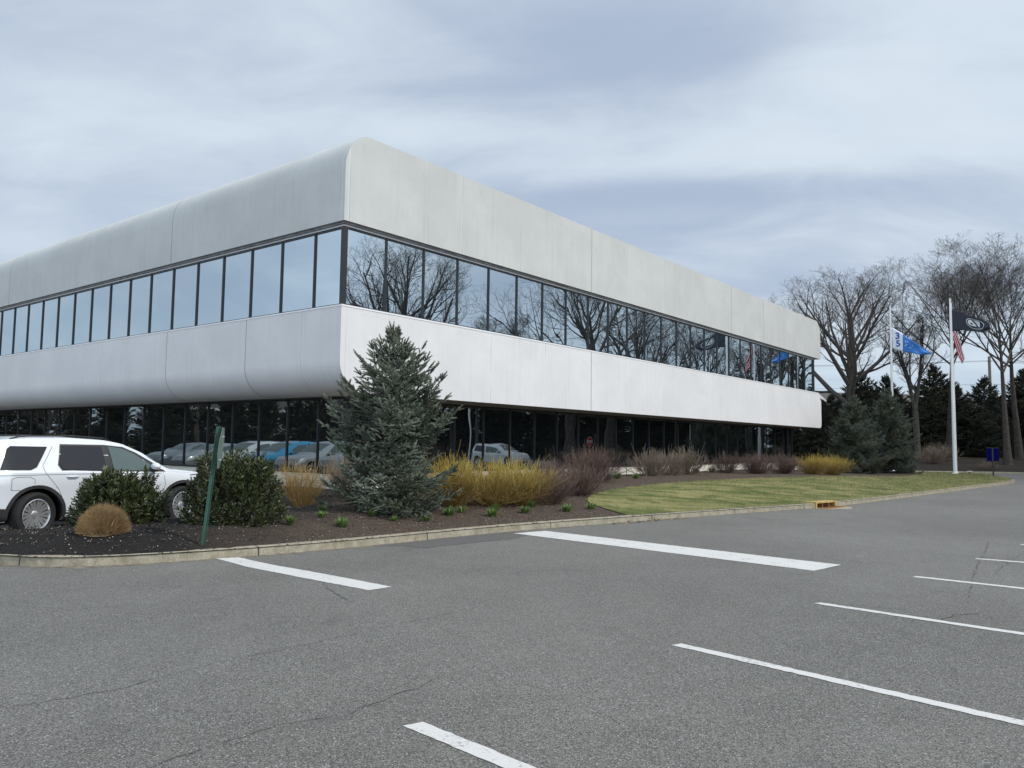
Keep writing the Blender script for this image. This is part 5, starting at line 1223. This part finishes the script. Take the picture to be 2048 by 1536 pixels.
# ---------------------------------------------------------------- signs and small street furniture
mat('green_post', col=(.028, .085, .055), rough=.5, var=.2, vscale=9)
mat('plate_back', col=(.20, .27, .23), rough=.45, metal=.3, var=.15, vscale=6)
mat('sign_red', col=(.42, .012, .016), rough=.4); mat('sign_white', col=(.75, .75, .75), rough=.4); mat('sign_navy', col=(.002, .003, .08), rough=.7, spec=.05)
def octagon(r): return [(r * math.cos(rad(22.5 + 45 * k)) / math.cos(rad(22.5)), r * math.sin(rad(22.5 + 45 * k)) / math.cos(rad(22.5))) for k in range(8)]
e = empty('sign_post', (-4.35, 11.28, .14)); e.rotation_euler = (rad(-1), rad(4.9), 0); tag(e, 'leaning green metal post with an octagonal plate seen nearly edge on', 'sign')
po = MB(); po.box(-.030, .030, -.003, .003, -.2, 1.70).box(-.030, -.024, -.022, -.003, -.2, 1.70).box(.024, .030, -.022, -.003, -.2, 1.70).build('post', 'green_post', e).rotation_euler = (0, 0, rad(30))
pl = MB().prism(octagon(.295), -.0015, .0015, axis='y').build('plate', 'plate_back', e); pl.location = (.055, .05, 1.40); pl.rotation_euler = (0, 0, rad(104))
MB().box(-.006, .006, -.03, -.0015, .16, .175).box(-.006, .006, -.03, -.0015, -.175, -.16).build('bolt', 'pale_metal', pl)
e = empty('stop_sign', (29.4, 41.9, 0), math.atan2(-WW.x, WW.y) + math.pi); tag(e, 'red octagonal stop sign seen only as a mirror image in the ground floor glass', 'sign')
MB().box(-.03, .03, .004, .04, -.2, 2.2).build('post', 'grey_metal', e)
q = MB().prism(octagon(.38), -.002, .002, axis='y').build('plate', 'sign_white', e); q.location = (0, 0, 1.88)
MB().prism(octagon(.355), -.004, -.0025, axis='y').build('plate_face', 'sign_red', q)
lettering('STOP', .30, 'sign_white', q, (0, -.006, 0), (rad(90), 0, 0), ext=.001, bold=.006)
e = empty('blue_sign', (28.2, 46.2, .1), rad(-28)); tag(e, 'navy blue rectangular sign on a black post at the tip of the lawn', 'sign')
MB().box(-.04, .04, -.04, .04, -.2, 1.66).build('post', 'black_metal', e)
MB().box(-.31, .31, .045, .075, .92, 1.66).build('panel', 'sign_navy', e)
MB().box(-.33, .33, .035, .085, .86, .92).box(-.33, .33, .035, .085, 1.66, 1.70).build('panel_frame', 'black_metal', e)
e = empty('floodlight', (28.55, 49.2, .1)); tag(e, 'small ground floodlight with a pale head near the flag poles', 'light')
MB().tube([(0, 0, -.05), (0, 0, .16)], .03, 8).build('stem', 'black_metal', e); MB().box(-.13, .13, -.10, .10, .19, .24).build('lamp_head', 'pale_metal', e)
t = MB().tube([(0, 0, -.1), (.01, 0, .9)], .012, 6).build('stake', 'black_metal'); t.location = (4.72, 32.25, .38); tag(t, 'thin dark stake standing before the pale ledge', 'stake')

# storm drain inlet in the kerb
mat('drain_yellow', col=(.42, .29, .10), rough=.7, var=.35, vscale=9); mat('drain_rust', col=(.25, .10, .035), rough=.85, var=.4, vscale=14)
dv = DR1 - DR0; e = empty('storm_drain', (DR0.x, DR0.y, 0), math.atan2(dv.y, dv.x)); LD = dv.length
tag(e, 'rusty yellow storm drain inlet set into the kerb beside the lawn', 'drain')
c_ = MB(); c_.box(.02, LD - .02, -.015, .30, .125, .160).box(.02, .10, -.01, .18, -.02, .125).box(LD - .10, LD - .02, -.01, .18, -.02, .125); c_.build('casting', 'drain_yellow', e)
MB().box(.10, LD - .10, .20, .24, -.4, .125).build('throat', 'drain_rust', e)
for k_ in (.36, .66): MB().box(LD * k_ - .02, LD * k_ + .02, .01, .05, -.02, .125).build('bar', 'drain_rust', e)
MB().box(-.05, LD + .1, -.34, -.02, .0035, .008).build('grate_frame', 'drain_yellow', e)
b_ = MB()
for k_ in range(12): b_.box(.06 + k_ * .1, .10 + k_ * .1, -.30, -.05, .008, .016)
b_.build('grate', 'drain_rust', e)

def lamp_post(x, y, z, H, rz, m, label, group=None, arm=1.0):
    e = empty('lamp_post', (x, y, z), rz); tag(e, label, 'lamp post', group)
    MB().box(-.06, .06, -.06, .06, -.1, H).build('pole', m, e); MB().box(-.05, arm * .5, -.03, .03, H - .10, H - .04).build('arm', m, e); MB().box(arm * .4, arm * .4 + .6, -.17, .17, H - .16, H + .02).build('lamp_head', m, e)
lamp_post(34.6, 77.0, .8, 6.6, math.pi, 'black_metal', 'dark box headed lamp post rising behind the blue spruces')
lamp_post(31.0, 32.6, 0, 4.6, 2.3, 'white_paint', 'white lamp post mirrored in the ground floor glass, taller of the two', 'white lamp posts on the far right')
lamp_post(41.5, 27.5, 0, 4.4, 2.3, 'white_paint', 'white lamp post mirrored beside the large spruce, thinner of the two', 'white lamp posts on the far right')
mat('pole_wood', col=(.20, .18, .16), rough=.9, var=.25, vscale=5)
e = empty('utility_pole', (48.8, 80, .8)); tag(e, 'grey wooden utility pole between the bare trunks', 'utility pole')
MB().tube([(0, 0, -.2), (0, 0, 10.4)], [.19, .13], 10).build('pole', 'pole_wood', e, auto=True)
for k_ in (-.15, .15): MB().lathe([(.0, 9.82), (.04, 9.84), (.05, 9.9), (0, 9.98)], 8, Matrix.Translation((k_, 0, 0))).build('insulator', 'grey_metal', e)
for zz_, yy_, lb in ((10.75, 79.6, 'highest overhead wire crossing behind the bare trees'), (10.75, 80.4, 'second overhead wire just behind the highest one'), (8.4, 80.2, 'middle overhead wire crossing behind the bare trees'), (5.3, 80.2, 'lowest overhead cable, seen at the right edge beyond the trunks')):
    pts = [(48.8 + 55 * t_ / 12, yy_, zz_ - .9 * math.sin(math.pi * ((t_ % 12) / 12))) for t_ in range(-12, 13)]
    tag(MB().tube(pts, .012 if zz_ > 6 else .03, 5).build('overhead_wire', 'black_metal'), lb, 'wire', 'overhead wires')

# ---------------------------------------------------------------- far houses
def f_roof(g, b):
    o = g.obj(); n = g.noise(o, 5, 4, .6); w = g.node('ShaderNodeTexWave', wave_type='BANDS', bands_direction='Z'); g.link(o, w.inputs[0]); w.inputs['Scale'].default_value = 2.2
    c = g.mix(g.ramp(n, .3, .7), (.070, .066, .062), (.115, .108, .10)); g.link(g.mix(g.ramp(w.outputs['Fac'], .0, .25, .3, 0), c, (.05, .047, .045)), b.inputs['Base Color']); b.inputs['Roughness'].default_value = .95
mat('shingle', f_roof)
def f_siding(col):
    def fn(g, b):
        o = g.obj(); s = g.node('ShaderNodeSeparateXYZ'); g.link(o, s.inputs[0]); fr = g.math('FRACT', g.math('MULTIPLY', s.outputs[2], 6.0)); g.link(g.mix(g.math('LESS_THAN', fr, .15), col, tuple(x * .6 for x in col)), b.inputs['Base Color']); b.inputs['Roughness'].default_value = .8
    return fn
mat('siding_grey', f_siding((.30, .30, .30))); mat('siding_pale', f_siding((.50, .51, .52))); mat('siding_tan', f_siding((.24, .21, .18))); mat('house_trim', col=(.70, .69, .66), rough=.6)
def house(x, y, z, rz, wid, dep, eave, ridge, sid, label, gable=None):
    e = empty('house', (x, y, z), rz); tag(e, label, 'house', 'houses beyond the conifers')
    MB().box(-wid / 2, wid / 2, -dep / 2, dep / 2, -.5, eave).prism([(-dep / 2, eave), (dep / 2, eave), (0, ridge - .15)], -wid / 2, wid / 2, axis='x').build('wall', sid, e)
    ov = .5; sl_ = (ridge - eave) / (dep / 2); r_ = MB()
    for s_ in (-1, 1): r_.prism([(0, ridge), (s_ * (dep / 2 + ov), eave - ov * sl_), (s_ * (dep / 2 + ov), eave - ov * sl_ - .18), (0, ridge - .2)], -wid / 2 - ov, wid / 2 + ov, axis='x')
    ro = r_.build('roof', 'shingle', e); MB().box(wid * .2, wid * .2 + .8, -.3, .6, ridge - 1, ridge + .8).build('chimney', 'siding_tan', ro)
    MB().box(-wid / 2 - ov, wid / 2 + ov, -dep / 2 - ov - .05, -dep / 2 - ov + .02, eave - ov * sl_ - .28, eave - ov * sl_ + .02).build('fascia', 'house_trim', e)
    def win(a, b):
        w_ = MB().box(a - .5, a + .5, -dep / 2 - .03, -dep / 2 + .02, b, b + 1.4).build('window', 'house_glass', e)
        MB().box(a - .6, a - .5, -dep / 2 - .06, -dep / 2 + .02, b - .1, b + 1.5).box(a + .5, a + .6, -dep / 2 - .06, -dep / 2 + .02, b - .1, b + 1.5).box(a - .5, a + .5, -dep / 2 - .06, -dep / 2 + .02, b + 1.4, b + 1.5).box(a - .5, a + .5, -dep / 2 - .08, -dep / 2 + .02, b - .1, b).build('frame', 'house_trim', w_)
    k_ = int(wid / 3)
    for i in range(k_): win(-wid / 2 + wid * (i + .5) / k_, 1.0); (win(-wid / 2 + wid * (i + .5) / k_, 3.6) if eave > 5.4 else 0)
    if gable is not None:
        gx, gw, gz = gable; f_ = -dep / 2 - 1.6
        MB().prism([(gx - gw / 2, -.5), (gx + gw / 2, -.5), (gx + gw / 2, eave), (gx, gz - .3), (gx - gw / 2, eave)], f_, -dep / 2 + 2.5, axis='y').build('gable_wall', sid, e)
        rr_ = MB(); tt = MB(); s2_ = (gz - eave) / (gw / 2)
        for s_ in (-1, 1):
            rr_.prism([(gx, gz), (gx + s_ * (gw / 2 + ov), eave - ov * s2_), (gx + s_ * (gw / 2 + ov), eave - ov * s2_ - .2), (gx, gz - .2)], f_ - .4, -dep / 2 + 3.5, axis='y')
            tt.prism([(gx, gz + .02), (gx + s_ * (gw / 2 + ov), eave - ov * s2_ + .02), (gx + s_ * (gw / 2 + ov), eave - ov * s2_ - .42), (gx, gz - .42)], f_ - .5, f_ - .41, axis='y')
        rr_.build('gable_roof', 'shingle', e); tt.build('rake_trim', 'house_trim', e)
house(41.5, 104, .9, rad(8), 26, 11, 4.2, 8.1, 'siding_tan', 'long brown house with a dark roof and pale rake trim right of the building', gable=(-5.2, 7.5, 7.4))
house(61.0, 106, .9, rad(-4), 18, 10, 4.0, 7.4, 'siding_grey', 'grey roofed house behind the conifers beside the black flag pole')
house(66.5, 92, .9, rad(-10), 12, 9, 3.0, 4.9, 'siding_pale', 'pale sided house at the right edge beyond the last tree')
house(-84, 30, 0, rad(90), 24, 10, 5.6, 8.4, 'siding_pale', 'pale two storey building mirrored in the left ground floor windows')
# dry shrubs on the far slope
for x, y, mk, m, sc_, lb in ((32.2, 60.5, 'c', 'tan_twig', 1.6, 'dry tan shrub on the dark slope right of the blue spruces'), (34.6, 63.5, 'c', 'tan_twig', 1.7, 'dry tan shrub on the dark slope between trunk and pole'), (34.9, 57.6, 'c', 'tan_twig', .8, 'low straw coloured clump at the foot of the dark slope behind the blue sign')):
    e = empty('twig_shrub', (x, y, berm_z(x, y)), x); e.scale = (sc_, sc_, sc_); tag(e, lb, 'shrub', 'dry shrubs on the far slope'); o = bpy.data.objects.new('stems', TS[mk]); COL.objects.link(o); o.parent = e; o.material_slots[0].link = 'OBJECT'; o.material_slots[0].material = MATS[m]
